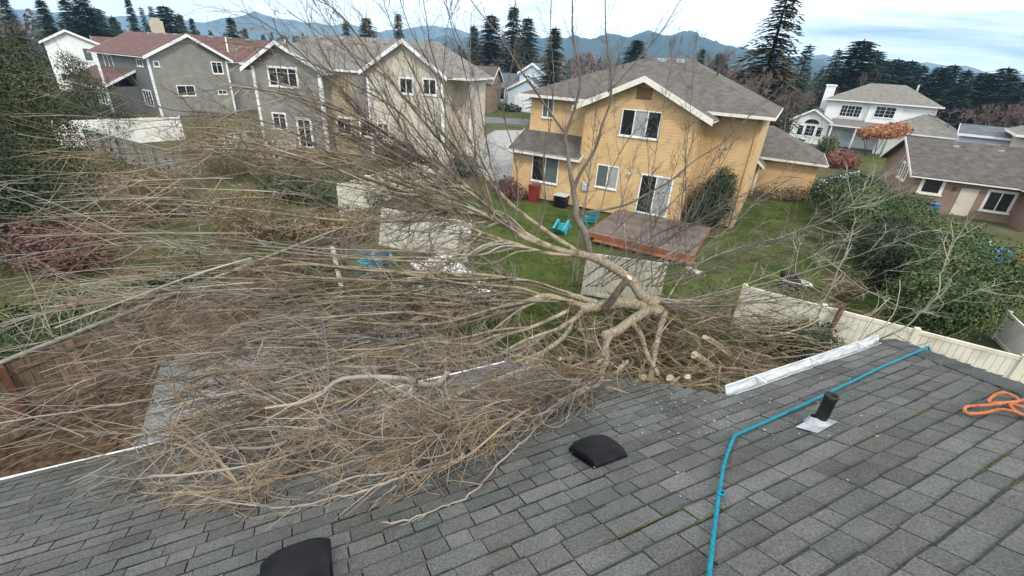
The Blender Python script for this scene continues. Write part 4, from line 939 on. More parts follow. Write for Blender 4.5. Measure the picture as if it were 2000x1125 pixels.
# ================================================================== vegetation
def leafquad(mb, p, n, s, asp, r2, mi=0):
    n = n.normalized(); a = n.orthogonal().normalized(); b = n.cross(a); w = r2.uniform(0, 2*pi); u = a*cos(w)+b*sin(w); v = n.cross(u)
    mb.face([p-u*s*asp, p+v*s*.55, p+u*s*asp, p-v*s*.55], mi)
def crown_clumps(mb, lumps, count, s, r2, asp=1.0, shell=.55, up=.35, mi=0):
    """leaf-sized faces through a union of ellipsoid lumps, thicker towards their surface, ragged at the edge"""
    tot = sum((l[1].x*l[1].y*l[1].z)**.667 for l in lumps)
    for c, rad in lumps:
        k = int(count*((rad.x*rad.y*rad.z)**.667)/tot)
        for _ in range(k):
            d = Vector((r2.gauss(0, 1), r2.gauss(0, 1), r2.gauss(0, 1))).normalized()
            q = noise.noise(d*2.3+c*.7)*.28 + noise.noise(d*6+c)*.16
            f = (shell + (1-shell)*r2.random()**.6)*(1+q)
            p = c + Vector((d.x*rad.x, d.y*rad.y, d.z*rad.z))*f
            if p.z < .05: continue
            nn = (d + Vector((r2.gauss(0, .5), r2.gauss(0, .5), r2.gauss(0, .5)+up)))
            leafquad(mb, p, nn, s*r2.uniform(.6, 1.35), asp, r2, mi)
def shrub(name, label, cat, loc, lumps, count, s, m, seed, stems=5, group=None, asp=1.0, sm='trunkdark'):
    r2 = random.Random(seed); t = thing(name, label, cat, loc, 0, group)
    lumps = [(Vector(a), Vector(b)) for a, b in lumps]
    mb = MB(); crown_clumps(mb, lumps, count, s, r2, asp); mb.build('crown', X[m], t)
    st = MB()
    for i in range(stems):
        c, rad = lumps[i % len(lumps)]; b = Vector((c.x*.6+r2.uniform(-.2, .2), c.y*.6+r2.uniform(-.2, .2), 0)); e = c+Vector((r2.uniform(-.4, .4)*rad.x, r2.uniform(-.4, .4)*rad.y, rad.z*.5))
        st.tube([b, b.lerp(e, .5)+Vector((r2.uniform(-.15, .15), r2.uniform(-.15, .15), 0)), e], [.05, .035, .012], 5)
    tag(st.build('stems', X[sm], t), kind='stuff'); return t
def conifer_mesh(seed, hgt=12.0, rad=2.6, spray=.34, gap=.42, dens=1.0, shape=.8, droop=.35, start=.08):
    r2 = random.Random(seed); mb = MB(); z = hgt*start
    while z < hgt*.985:
        q = (z-hgt*start)/(hgt*(1-start)); r = rad*(1-q)**shape*(.75+.25*min(1, q*6))*r2.uniform(.78, 1.12)+.12
        nb = max(4, int((5+r*3.0)*dens)); a0 = r2.uniform(0, 6.28)
        for k in range(nb):
            a = a0+2*pi*k/nb+r2.uniform(-.3, .3); ln = r*r2.choice((.45, .7, .9, 1.0, 1.1, 1.3))*r2.uniform(.85, 1.15); d = Vector((cos(a), sin(a), 0)); zz = z+r2.uniform(-.5, .5)*min(1, (1-q)*3)
            m = max(2, int(ln/spray*1.5))
            for j in range(m+1):
                f = (j+.5)/(m+1); p = d*(ln*f) + Vector((0, 0, zz + .25*ln*f*(1-q) - droop*ln*f*f))
                for sgn in (-1, 1):
                    sd = Vector((-d.y, d.x, 0))*sgn; w = spray*(1.25-f*.7)*r2.uniform(.7, 1.3)
                    tip = p + (sd*.8+d*.7)*w + Vector((0, 0, -.22*w+r2.uniform(-.1, .1)*w)); bk = p - d*w*.25
                    mb.face([bk, p+d*w*.35+Vector((0, 0, .05*w)), tip])
            tip = d*(ln*1.08)+Vector((0, 0, zz+.25*ln*(1-q)-droop*ln)); b = d*(ln*.8)+Vector((0, 0, zz+.2*ln*(1-q)-droop*ln*.64)); sd = Vector((-d.y, d.x, 0))*spray*.4
            mb.face([b-sd, b+sd, tip])
        z += gap*(1-.45*q)*r2.uniform(.8, 1.2)
    for k in range(5): a = k*1.26; mb.face([Vector((.12*cos(a), .12*sin(a), hgt*.95)), Vector((.12*cos(a+1.5), .12*sin(a+1.5), hgt*.95)), Vector((0, 0, hgt*1.01))])
    tr = MB(); tr.tube([Vector((0, 0, -.1)), Vector((.05, 0, hgt*.4)), Vector((0, .04, hgt*.97))], [hgt*.022, hgt*.014, .02], 8)
    return mb, tr
def conifer_proto(seed, m='needle', **kw):
    mb, tr = conifer_mesh(seed, **kw); a = mb.build('crown', X[m]); b = tr.build('trunk', X['trunkdark']); da, db = a.data, b.data
    bpy.data.objects.remove(a); bpy.data.objects.remove(b); return da, db
CON = [conifer_proto(1, rad=2.6, dens=1.5, spray=.5, gap=.36), conifer_proto(2, rad=2.0, shape=.7, dens=1.6, spray=.48, gap=.36), conifer_proto(3, rad=3.1, shape=.55, dens=1.5, droop=.2, spray=.55, gap=.38), conifer_proto(4, rad=2.3, shape=.9, gap=.5, dens=1.1, droop=.5, spray=.5), conifer_proto(5, rad=1.6, shape=.7, dens=1.6, spray=.45)]
CONB = [conifer_proto(14, 'needleb', rad=3.0, shape=.7, gap=.42, dens=1.15, droop=.55, spray=.42)]
def place_tree(name, label, cat, proto, loc, sx, sz, rot, group=None):
    t = thing(name, label, cat, loc, 0, group)
    for nm, d in zip(('crown', 'trunk'), proto):
        o = bpy.data.objects.new(nm, d); col.objects.link(o); o.parent = t; o.scale = (sx, sx, sz); o.rotation_euler = (0, 0, rot)
    return t
def bare_mesh(seed, hgt=9.0, spread=.55, depth=5, twig=.5):
    r2 = random.Random(seed); mb = MB(); tr = MB()
    def grow(p, d, ln, r, lev):
        n = 3; pts = [p]; q = p; dd = d
        for i in range(n):
            dd = (dd + Vector((r2.gauss(0, .14), r2.gauss(0, .14), r2.gauss(.05, .1)))).normalized(); q = q + dd*(ln/n); pts.append(q)
        (tr if lev == 0 else mb).tube(pts, [r, r*.9, r*.78, r*.62], 6 if lev < 2 else 3, cap=False)
        if lev >= depth: return
        k = r2.choice((2, 3, 3)) if lev < depth-1 else r2.choice((3, 4, 5))
        for i in range(k):
            a = dd.orthogonal().normalized(); a = Matrix.Rotation(r2.uniform(0, 6.28), 3, dd) @ a; an = r2.uniform(.25, spread+.25)
            nd = (dd*cos(an)+a*sin(an)+Vector((0, 0, .12))).normalized(); at = pts[-1] if i < 2 else pts[-2].lerp(pts[-1], r2.random())
            grow(at, nd, ln*r2.uniform(.62, .86), max(r*.6, .02), lev+1)
    grow(Vector((0, 0, -.1)), Vector((0, 0, 1)), hgt*.27, hgt*.017, 0)
    return mb, tr
def bare_proto(seed, m='baretwig', **kw):
    mb, tr = bare_mesh(seed, **kw); a = mb.build('crown', X[m]); b = tr.build('trunk', X['twigdark']); r = (a.data, b.data)
    bpy.data.objects.remove(a); bpy.data.objects.remove(b); return r
BARE = [bare_proto(31, depth=6), bare_proto(32, spread=.4), bare_proto(33, spread=.75, depth=6)]
BARER = [bare_proto(41, 'barered', spread=.7, depth=6), bare_proto(42, 'barered', spread=.6, depth=6)]
def bg(name, label, cat, proto, az_, dist, el, width, rot=0.0, nat_h=12.0, nat_w=5.0, group=None):
    a = R(az_); top = CAMH + dist*tan(R(el)); wm = dist*R(width)
    return place_tree(name, label, cat, proto, (dist*sin(a), dist*cos(a), 0), wm/nat_w, top/nat_h, rot, group)
TREES = [  # az, dist, elevation of top, width in degrees, proto, label
 (-45.6, 132, 2.6, 1.8, CON[0], 'dark conifer in the upper left corner behind the huge evergreen'),
 (-43.5, 128, 2.6, 2.2, CON[1], 'slim dark conifer directly above the white gabled house'),
 (-42.0, 130, 2.9, 2.6, CON[0], 'dark conifer right of the slim one above the white gable'),
 (-41.0, 126, 3.1, 2.8, CON[2], 'tallest broad conifer between the white gable and the red roof'),
 (-40.2, 134, 2.4, 2.4, CON[2], 'broad conifer sloping down towards the gap left of the red roof'),
 (-39.2, 150, 1.9, 1.7, CON[0], 'small distant conifer alone in the gap at the left end of the red roof'),
 (-37.8, 120, 3.4, 1.5, CON[1], 'tall narrow conifer at the left end of the red ridge'),
 (-37.0, 128, 2.8, 1.3, CON[3], 'thin sparse conifer next to the chimney of the red roofed house'),
 (-36.3, 124, 2.9, 1.5, CON[4], 'narrow conifer behind the chimney of the red roofed house'),
 (-35.3, 118, 3.1, 2.8, CON[2], 'wide dark conifer behind the red roof right of the chimney'),
 (-34.3, 124, 2.6, 2.0, CON[0], 'conifer on the right shoulder of the dark clump over the red roof'),
 (-33.4, 130, 2.3, 1.4, CON[1], 'small conifer ending the dark clump over the red roof'),
 (-30.2, 118, 2.7, 2.2, CON[0], 'pointed conifer alone over the right end of the red roof'),
 (-29.1, 125, 1.9, 1.2, CON[1], 'tiny conifer beside the pointed one over the red roof'),
 (-19.6, 130, 3.3, 1.8, CON[0], 'conifer showing above the middle of the tan house ridge'),
 (-17.5, 125, 3.8, 2.4, CON[2], 'bushy conifer above the right half of the tan house ridge'),
 (-14.2, 110, 4.4, 2.0, CON[1], 'tall dark conifer right above the gable peak of the tan house'),
 (-6.1, 120, 3.9, 2.6, CON[0], 'leftmost of the tall dark conifers above the pale blue house'),
 (-4.2, 112, 5.0, 3.2, CON[2], 'second of the tall dark conifers above the pale blue house'),
 (-1.8, 108, 6.0, 3.4, CON[0], 'tallest dark conifer above the pale blue house'),
 (-.2, 116, 5.0, 2.8, CON[2], 'rightmost of the tall dark conifers above the pale blue house'),
 (2.9, 74, 4.3, 3.6, CON[0], 'dark green conifer rising between the blue house and the yellow roof'),
 (11.9, 120, 3.5, 3.2, CON[2], 'bushy conifer just above the yellow house ridge'),
 (18.7, 115, 3.0, 2.2, CON[0], 'conifer on the right behind the yellow house roof'),
 (20.6, 140, 2.6, 2.4, CON[2], 'rounded conifer low behind the yellow roof right hip'),
 (28.4, 105, 3.7, 3.4, CON[3], 'pale sparse conifer right of the tall one'),
 (30.9, 118, 3.4, 2.6, CON[3], 'slender feathery conifer left of the big dark one above the white chimney'),
 (32.6, 110, 4.2, 4.4, CON[2], 'biggest dark conifer behind the white chimney'),
 (33.9, 116, 3.4, 3.4, CON[2], 'dark conifer leaning on the biggest one behind the white hipped house'),
]
for i, (a, d, e, wd, p, lb) in enumerate(TREES): bg('conifer_tree', lb, 'tree', p, a, d, e, wd*1.45, i*1.3)
r_ = random.Random(77)
for i in range(13):
    a = 34.8+i*1.0; bg('conifer_tree', 'dark conifer in the even row along the skyline behind the white hipped house', 'tree', CON[(0, 2, 2)[i % 3]], a+r_.uniform(-.2, .2), 128+r_.uniform(-6, 6), 2.9-.075*i+r_.uniform(-.45, .3), r_.uniform(3.2, 4.6), i*2.1, group='row of conifers behind the white hipped house')
bg('tall_fir_tree', 'very tall brownish fir tree reaching the top edge right of the yellow house', 'tree', CONB[0], 25.3, 66, 8.6, 8.4, .4)
bg('fir_tree', 'shorter dark fir in front of the very tall brownish fir', 'tree', CON[3], 26.9, 70, 2.6, 5.0, 1.1)
BT = [
 (-45, 92, 1.9, 5.5, BARER[0], 'purple brown bare tree above the white gabled house'), (-26.5, 105, 2.0, 4, BARE[0], 'bare tree behind the left gable of the tan house'),
 (-10, 95, 1.0, 5, BARER[1], 'brown bare tree behind the right end of the tan house'), (-6.5, 80, .6, 5, BARE[2], 'bare tree before the dark conifers left of the blue house'), (-3.6, 98, .9, 4, BARER[0], 'bare brown tree beside the pale blue house roof'),
 (6, 100, 2.8, 5, BARER[1], 'bare tree over the left slope of the yellow roof'), (9, 96, 3.2, 4, BARE[1], 'bare tree behind the yellow roof beside the ridge'), (15.5, 84, 5.0, 3.5, BARE[1], 'tall thin bare tree over the ridge of the yellow house'),
 (17.6, 88, 5.6, 3.0, BARE[1], 'tallest thin bare tree right of the yellow ridge'), (20.8, 90, 5.2, 3.2, BARE[0], 'slender bare tree left of the very tall fir'), (22.6, 58, 3.2, 7, BARE[2], 'spreading bare tree before the very tall fir'), (24.4, 50, 1.0, 6.5, BARER[0], 'bushy purple bare tree under the very tall fir'),
 (28.8, 62, .4, 6, BARER[1], 'purple bare tree left of the bay window house'), (30.4, 100, .6, 5, BARE[2], 'bare tree behind the white chimney'), (33.5, 105, 2.0, 4, BARE[1], 'pale bare tree before the biggest dark conifer'),
 (41.0, 84, -.2, 7, BARER[0], 'rounded purple grey bare tree right of the white hipped house'), (43.6, 82, .3, 7.5, BARER[1], 'wide purple bare tree at the right edge above the blue outbuilding'), (45.8, 88, .9, 6, BARER[0], 'bare purple tree cut by the right edge under the conifer row'),
]
for i, (a, d, e, wd, p, lb) in enumerate(BT): bg('bare_tree', lb, 'tree', p, a, d, e, wd, i*.9, 9.2, 7.0)
for i, (a, d, e, wd, k) in enumerate([(23.2, 74, 2.2, 7, 0), (26.2, 84, 1.8, 6, 1), (27.6, 64, .2, 6, 0), (31.6, 108, .9, 6, 1), (22.0, 104, 2.6, 5, 0), (12.8, 108, 2.2, 6, 1), (3.9, 112, 2.2, 5, 0), (-8.2, 118, 2.0, 6, 1)]):
    bg('bare_tree', ['brown bare tree right of the yellow roof hip', 'brown bare tree under the fir left of the white chimney', 'low bare tree directly left of the bay window', 'bare tree between the white chimney and the conifers', 'thin brown bare tree behind the yellow right roof corner', 'brown bare tree right over the yellow ridge vents', 'bare brown tree next to the dark green conifer by the yellow roof', 'bare brown tree left of the tall conifers over the blue house'][i], 'tree', BARER[k], a, d, e, wd, i*1.7, 9.2, 7.0)
# a far-off wood that closes the view
def woods():
    mb = MB(); r2 = random.Random(5)
    for i in range(480):
        a = R(-62+124*i/480+r2.uniform(-.3, .3)); d = r2.uniform(170, 290); h = CAMH + d*tan(R(r2.uniform(.2, 1.75))); w = r2.uniform(2.0, 4.2); c = Vector((d*sin(a), d*cos(a), 0)); con = r2.random() < .55; mi = 0 if con else 1
        for k in range(110):
            q = r2.random()**.8; z = h*q; rr = w*((1-q)**.8 if con else (1-(2*q-1)**2)**.5*1.1)*sqrt(r2.random())+.1; b = r2.uniform(0, 6.28)
            leafquad(mb, c+Vector((rr*cos(b), rr*sin(b), z)), Vector((cos(b), sin(b), .5)), r2.uniform(.5, 1.0), 1.0, r2, mi)
    tag(mb.build('distant_woods', [X['needle'], X['barered']]), 'distant belt of mixed woodland behind all the houses', 'woodland', kind='stuff')
woods()
# hedge of separate shrubs on the right boundary
HS = [((14.9, 14.4), 1.5, 2.5, 'nearest low shrub of the hedge just above the grey roof corner'), ((16.9, 15.6), 2.0, 3.2, 'big rounded hedge shrub at the right edge behind the cream fence'), ((16.6, 18.6), 1.9, 3.1, 'dark green hedge shrub behind the toppled barbecue'),
      ((18.9, 19.4), 1.9, 3.2, 'bright green hedge shrub in front of the blue tarp'), ((18.4, 22.4), 1.8, 3.0, 'hedge shrub in the middle of the row before the brown house door'), ((20.4, 24.6), 1.9, 3.0, 'hedge shrub under the brown house window'),
      ((20.6, 27.8), 1.8, 2.8, 'loose hedge shrub beside the brown gable wall'), ((22.0, 31.2), 1.9, 2.6, 'last hedge shrub next to the yellow garage corner'), ((25.2, 33.6), 1.5, 2.2, 'small dark shrub between the hedge and the low white fence')]
for i, ((x, y), r, h, lb) in enumerate(HS):
    r2 = random.Random(100+i); L_ = [((0, 0, h*.48), (r, r, h*.52))]
    for k in range(5): a = r2.uniform(0, 6.28); L_.append(((cos(a)*r*.55, sin(a)*r*.55, h*r2.uniform(.35, .8)), (r*.55, r*.55, h*.28)))
    shrub('hedge_shrub', lb, 'shrub', (x, y, 0), L_, int(19000 if i < 6 else 9000), .072 if i < 5 else .09, ('hedge', 'hedge', 'hedgedark', 'hedge', 'hedge', 'hedge', 'hedge', 'hedgedark', 'hedgedark')[i], 200+i, asp=.5, group='hedge along the right boundary')
L_ = [((0, 0, 1.5), (1.2, 1.0, 1.5)), ((.25, 0, 2.6), (.8, .8, 1.0)), ((-.5, .2, .8), (.9, .8, .8))]
shrub('evergreen_shrub', 'tall dark evergreen shrub against the right side of the yellow house', 'shrub', yl(1.45, .9), L_, 15000, .075, 'hedgedark', 61, asp=.5)
shrub('rosemary_bush', 'low brown green bushes along the yellow garage wall', 'shrub', yl(4.5, 12.6), [((0, 0, .4), (1.9, .6, .6)), ((1.5, 0, .5), (1.0, .5, .6))], 1800, .08, 'dryleaf', 62)
shrub('dry_bush', 'dark dry bush beside the red barrel at the left end of the yellow house', 'shrub', yl(-10.6, -1.2), [((0, 0, .7), (.9, .8, .8)), ((.6, 0, .4), (.7, .6, .5))], 1600, .08, 'maroon', 63)
shrub('side_bush', 'dark bush at the white side fence left of the yellow house', 'shrub', at_z(905, 345, 0), [((0, 0, .8), (1.3, 1.0, .9)), ((-.9, .4, .7), (.9, .8, .7))], 2400, .09, 'hedgedark', 64)
shrub('garden_bush', 'round dark bush by the window box of the tan house', 'shrub', (-9.6, 38.4, 0), [((0, 0, .9), (1.2, 1.0, 1.0)), ((-1.2, -.2, .6), (.9, .8, .7))], 2200, .1, 'hedgedark', 65)
shrub('rust_tree', 'rust coloured ornamental tree in front of the white hipped house', 'tree', (46.4, 62.5, 0), [((0, 0, 3.1), (2.6, 2.2, .85)), ((1.6, 0, 3.6), (1.8, 1.6, .8)), ((-1.6, .3, 2.7), (1.3, 1.3, .7))], 2600, .16, 'orangeleaf', 66, stems=7)
shrub('red_bush', 'bright red bush on the lawn behind the yellow garage', 'shrub', (34.5, 51.0, 0), [((0, 0, .9), (1.8, 1.4, 1.0)), ((1.3, .2, .7), (1.1, 1, .8))], 1700, .14, 'redleaf', 67)
shrub('palm_like_shrub', 'yellow green shrub under the bay window of the white hipped house', 'shrub', (39.2, 61.0, 0), [((0, 0, 1.2), (1.2, 1.1, 1.2))], 900, .16, 'shrub', 68)
shrub('porch_shrub', 'dark shrub left of the bay window', 'shrub', (34.6, 61.5, 0), [((0, 0, .9), (2.2, 1.1, 1.0))], 900, .16, 'hedgedark', 69)
shrub('hedge_row', 'low clipped dark hedge under the window of the pale blue house', 'hedge', (-5.2, 93.0, 0), [((0, 0, .7), (3.0, .8, .9)), ((3, -1, .6), (1.8, .8, .8))], 900, .22, 'hedgedark', 70)
# big cypress-like evergreens on the left
def big_evergreen(label, loc, h, r, seed, n, m='cedarleaf'):
    r2 = random.Random(seed); L_ = []
    for k in range(26):
        q = r2.random(); a = r2.uniform(0, 6.28); rr = r*(1-q*.75)*r2.uniform(.25, .8); s = r*(.34-.14*q)*r2.uniform(.8, 1.3)
        L_.append(((cos(a)*rr, sin(a)*rr, h*(.08+.88*q)), (s, s, s*1.25)))
    L_.append(((0, 0, h*.45), (r*.55, r*.55, h*.42)))
    return shrub('evergreen_tree', label, 'tree', loc, L_, n, .085, m, seed, stems=7, asp=.45)
def pol(a, d): a = R(a); return (d*sin(a), d*cos(a), 0)
big_evergreen('huge dark evergreen tree filling the upper left corner', pol(-48.6, 31), 10.2, 5.0, 301, 56000)
big_evergreen('bushy evergreen tree covering the corner of the grey house', pol(-42.4, 52), 6.2, 3.6, 302, 22000)
big_evergreen('dark evergreen under the huge one at the left edge', pol(-50, 25), 5.2, 3.2, 303, 20000, 'hedgedark')
def twig_bush(label, loc, r, h, n, m, seed, leaf=None, ln=5, name='bare_bush'):
    r2 = random.Random(seed); t = thing(name, label, 'shrub', loc); mb = MB()
    for i in range(n):
        a = r2.uniform(0, 6.28); rr = r*sqrt(r2.random())*.35; p = Vector((cos(a)*rr, sin(a)*rr, 0)); d = Vector((cos(a)*r2.uniform(.1, .9), sin(a)*r2.uniform(.1, .9), 1)).normalized(); L0 = h*r2.uniform(.6, 1.15); pts = [p]; q = p
        for k in range(4): d = (d+Vector((r2.gauss(0, .16), r2.gauss(0, .16), -.03))).normalized(); q = q+d*L0/4; pts.append(q)
        mb.tube(pts, [.016, .013, .010, .007, .003], 3, cap=False)
        for k in range(ln):
            s = r2.uniform(.25, .95)*4; i0 = min(3, int(s)); b = pts[i0].lerp(pts[i0+1], s-i0); dd = (d+Vector((r2.gauss(0, .6), r2.gauss(0, .6), r2.gauss(.1, .3)))).normalized(); e = b+dd*L0*r2.uniform(.12, .34)
            mb.tube([b, b.lerp(e, .5)+Vector((r2.gauss(0, .02), r2.gauss(0, .02), .02)), e], [.008, .006, .003], 3, cap=False)
    mb.build('stems', X[m], t)
    if leaf:
        lf = MB(); crown_clumps(lf, [(Vector((0, 0, h*.5)), Vector((r*.8, r*.8, h*.5)))], leaf, .07, r2, shell=.2); lf.build('crown', X['dryleaf' if m != 'maroon' else 'maroon'], t)
    return t
twig_bush('large tawny bare bush before the garage side of the red roofed house', pol(-33, 36), 3.4, 4.6, 150, 'twigtan', 401, 2600)
twig_bush('tawny bare bush beside the white balustrade', pol(-28.5, 34), 2.6, 3.8, 110, 'twigtan', 402, 1800)
twig_bush('brown bare thicket in front of the grey wooden fence', pol(-40, 27), 3.2, 3.2, 130, 'twigbrown', 403, 1800)
twig_bush('tangle of brown stems behind the wooden fence', pol(-32, 22), 2.6, 2.6, 110, 'twigbrown', 404, 1500)
twig_bush('maroon leaved bush at the left edge', pol(-47.5, 22), 2.4, 2.2, 90, 'maroon', 405, 3000)
twig_bush('pale stemmed sapling clump at the left edge beyond the wooden fence', pol(-51.2, 14.8), 1.0, 3.0, 16, 'twigpale', 406)
twig_bush('dry brown thicket right of the barbecue against the cream fence', at_z(1640, 585, 0), .9, 1.0, 70, 'twigbrown', 407, 300)
shrub('ground_shrub', 'spreading dark green shrub on the slope behind the wooden fence', 'shrub', pol(-38, 16.5), [((0, 0, .5), (2.4, 1.6, .7)), ((2, 1.2, .5), (1.8, 1.4, .6))], 4500, .07, 'hedgedark', 71)
shrub('ground_shrub', 'dark green undergrowth at the left edge below the maroon bush', 'shrub', pol(-50, 16), [((0, 0, .5), (2.2, 1.8, .7)), ((1.8, 2.2, .6), (1.8, 1.6, .7))], 4500, .07, 'hedgedark', 72)
shrub('ground_shrub', 'low dark shrub with dead leaves before the white balustrade', 'shrub', pol(-24, 28), [((0, 0, .7), (2.6, 1.6, .9)), ((-2.2, .4, .6), (1.8, 1.3, .8)), ((2.4, .2, .5), (1.5, 1.2, .6))], 4200, .09, 'hedgedark', 73)
shrub('ground_shrub', 'brown green shrub between the wooden fence and the side fence', 'shrub', pol(-21.5, 22), [((0, 0, .6), (1.8, 1.6, .8)), ((-1.8, -.6, .5), (1.5, 1.3, .6))], 3000, .08, 'dryleaf', 74)
shrub('ground_shrub', 'dark evergreen shrub in the pile at the roof corner', 'shrub', at_z(1570, 700, .2), [((0, 0, .6), (.9, .8, .7)), ((-.6, .4, .4), (.7, .7, .5))], 2600, .06, 'hedgedark', 75)
# grass blades on the lawns
def inside(p, poly):
    r = False; j = len(poly)-1
    for i in range(len(poly)):
        if (poly[i][1] > p[1]) != (poly[j][1] > p[1]) and p[0] < (poly[j][0]-poly[i][0])*(p[1]-poly[i][1])/(poly[j][1]-poly[i][1])+poly[i][0]: r = not r
        j = i
    return r
def grass(name, label, poly, n, h, seed, z=0.02):
    r2 = random.Random(seed); mb = MB(); xs = [p[0] for p in poly]; ys = [p[1] for p in poly]; k = 0
    while k < n:
        x, y = r2.uniform(min(xs), max(xs)), r2.uniform(min(ys), max(ys))
        if not inside((x, y), poly): continue
        k += 1; g = noise.noise(Vector((x*.5, y*.5, 2)))
        if g < -.28 and r2.random() < .7: continue
        for _ in range(3):
            a = r2.uniform(0, 6.28); w = r2.uniform(.006, .014); hh = h*r2.uniform(.5, 1.3)*(1+.6*g); o = Vector((x+r2.uniform(-.06, .06), y+r2.uniform(-.06, .06), z)); s = Vector((cos(a)*w, sin(a)*w, 0)); l = Vector((r2.gauss(0, .4)*hh, r2.gauss(0, .4)*hh, hh))
            mb.face([o-s, o+s, o+l])
    tag(mb.build(name, X['grass']), label, 'grass', kind='stuff')
grass('lawn_grass', 'short green grass growing on the lawn round the wooden deck', [(-6.0, 18), (7.4, 14), (13, 10.2), (16, 16), (20.5, 31), (15.5, 36), (12.0, 24), (9.0, 20.2), (3.8, 23.4), (3.0, 26), (-2.5, 28), (-4.6, 27)], 26000, .085, 501)
grass('yard_grass', 'ragged grass between the fallen panels and the grey roof', [(-4.6, 13.2), (-0.9, 10.8), (1.0, 8.6), (8, 9.5), (7.2, 13.4), (-5.6, 16.8)], 9000, .11, 502)
grass('rough_grass', 'dark rough grass behind the wooden fence', [(-13, 7), (-8, 18), (-14, 26), (-28, 20), (-24, 9)], 14000, .16, 503, 0)

def litter():
    r2 = random.Random(808); mb = MB()
    for i in range(5200):
        if i < 3600: x, y = r2.gauss(2.0, 4.2), r2.gauss(15.2, 2.4)
        else: x, y = r2.uniform(-6, 16), r2.uniform(12, 30)
        if not inside((x, y), [(-6.2, 17), (-4.6, 13.2), (1, 8.6), (8, 9.5), (13, 10.2), (16, 16), (20.5, 31), (12, 24), (9, 19), (3, 23), (-2.5, 28), (-4.6, 27)]): continue
        s = r2.uniform(.015, .04)
        if i % 9 == 0:
            a = r2.uniform(0, 6.28); d = Vector((cos(a), sin(a), r2.uniform(-.1, .25)))*r2.uniform(.08, .35); c = Vector((x, y, .05)); mb.tube([c, c+d*.5+Vector((0, 0, .02)), c+d], [.006, .005, .003], 3, cap=False)
        else: leafquad(mb, Vector((x, y, r2.uniform(.03, .10))), Vector((r2.gauss(0, .4), r2.gauss(0, .4), 1)), s, .6, r2)
    tag(mb.build('leaf_litter', X['dryleaf']), 'dead brown leaves and broken twigs strewn over the lawn round the fallen trunk', 'leaf litter', kind='stuff')
litter()
# ================================================================== the fallen tree
TR = random.Random(2024)
def P3(x, y, r):
    if isinstance(r, str):
        if r[0] == 'R': return roofpix(x, y, float(r[1:]))
        return at_z(x, y, float(r[1:]))
    return at_r(x, y, r)
def above_roof(p, m=.015):
    q = p-RO; u, v = q.dot(ex), q.dot(dn); h = q.dot(n0)
    if U_LEFT < u < umax(max(v, V_RIDGE))+.05 and V_RIDGE < v < V_LOW+.1 and -1.2 < h < m: return p + n0*(m-h)
    if p.z < .04: return Vector((p.x, p.y, .04))
    return p
def spline(ctrl, n=5, jit=0.0):
    p = bez(ctrl, n)
    if jit:
        for i in range(1, len(p)-1): p[i] = p[i] + Vector((TR.gauss(0, jit), TR.gauss(0, jit), TR.gauss(0, jit)))
    return p
def edge_y(x):      # the branch mass ends along this outline over the roof
    pts = [(-400, 1010), (0, 985), (300, 1000), (560, 1050), (640, 1020), (780, 1030), (930, 975), (1050, 860), (1200, 780), (1330, 762), (1460, 775), (1560, 700), (1800, 690), (2300, 700)]
    for (a, b), (c, d) in zip(pts, pts[1:]):
        if a <= x <= c: return b+(d-b)*(x-a)/(c-a)
    return 700
def ok(p):
    if (p-CAM).length < 2.3: return False
    x, y = proj(p)
    return y < edge_y(x)
class Limb: pass
def whip(mb, p, d, ln, r, sides, droop, wander, goal, gk, segs=6, tip=.25, curl=.35):
    """one shoot: starts along d, bends in a slow arc and towards goal"""
    pts = [p]; q = p; dd = d.normalized(); ax = Vector((TR.gauss(0, 1), TR.gauss(0, 1), TR.gauss(0, 1))).normalized(); rot = Matrix.Rotation(TR.gauss(0, curl)/segs, 3, ax)
    for i in range(segs):
        dd = rot @ (dd + goal*gk + Vector((TR.gauss(0, wander), TR.gauss(0, wander), TR.gauss(0, wander)+droop))).normalized()
        q = above_roof(q + dd*(ln/segs))
        if not ok(q): break
        pts.append(q)
    k = len(pts)
    if k < 2: return pts
    mb.tube(pts, [r*(1-(1-tip)*i/(k-1)) for i in range(k)], sides, cap=(sides > 3))
    return pts
TW = MB()
def absorb(mb, m):
    b = len(TW.v); mi = MATS_TW.index(m); TW.v += mb.v; TW.f += [tuple(b+i for i in f) for f in mb.f]; TW.m += [mi]*len(mb.f); TW.c += mb.c; TW.sm += mb.sm
def along(pts, t):
    s = t*(len(pts)-1); i = min(len(pts)-2, int(s)); f = s-i; return pts[i].lerp(pts[i+1], f), (pts[i+1]-pts[i]).normalized()
def knobby(pts, r0, r1, pw=1.0):
    k = len(pts); return [(r1+(r0-r1)*(1-i/(k-1))**pw)*(1+.10*noise.noise(Vector((i*.9, r0*40, 3)))) for i in range(k)]
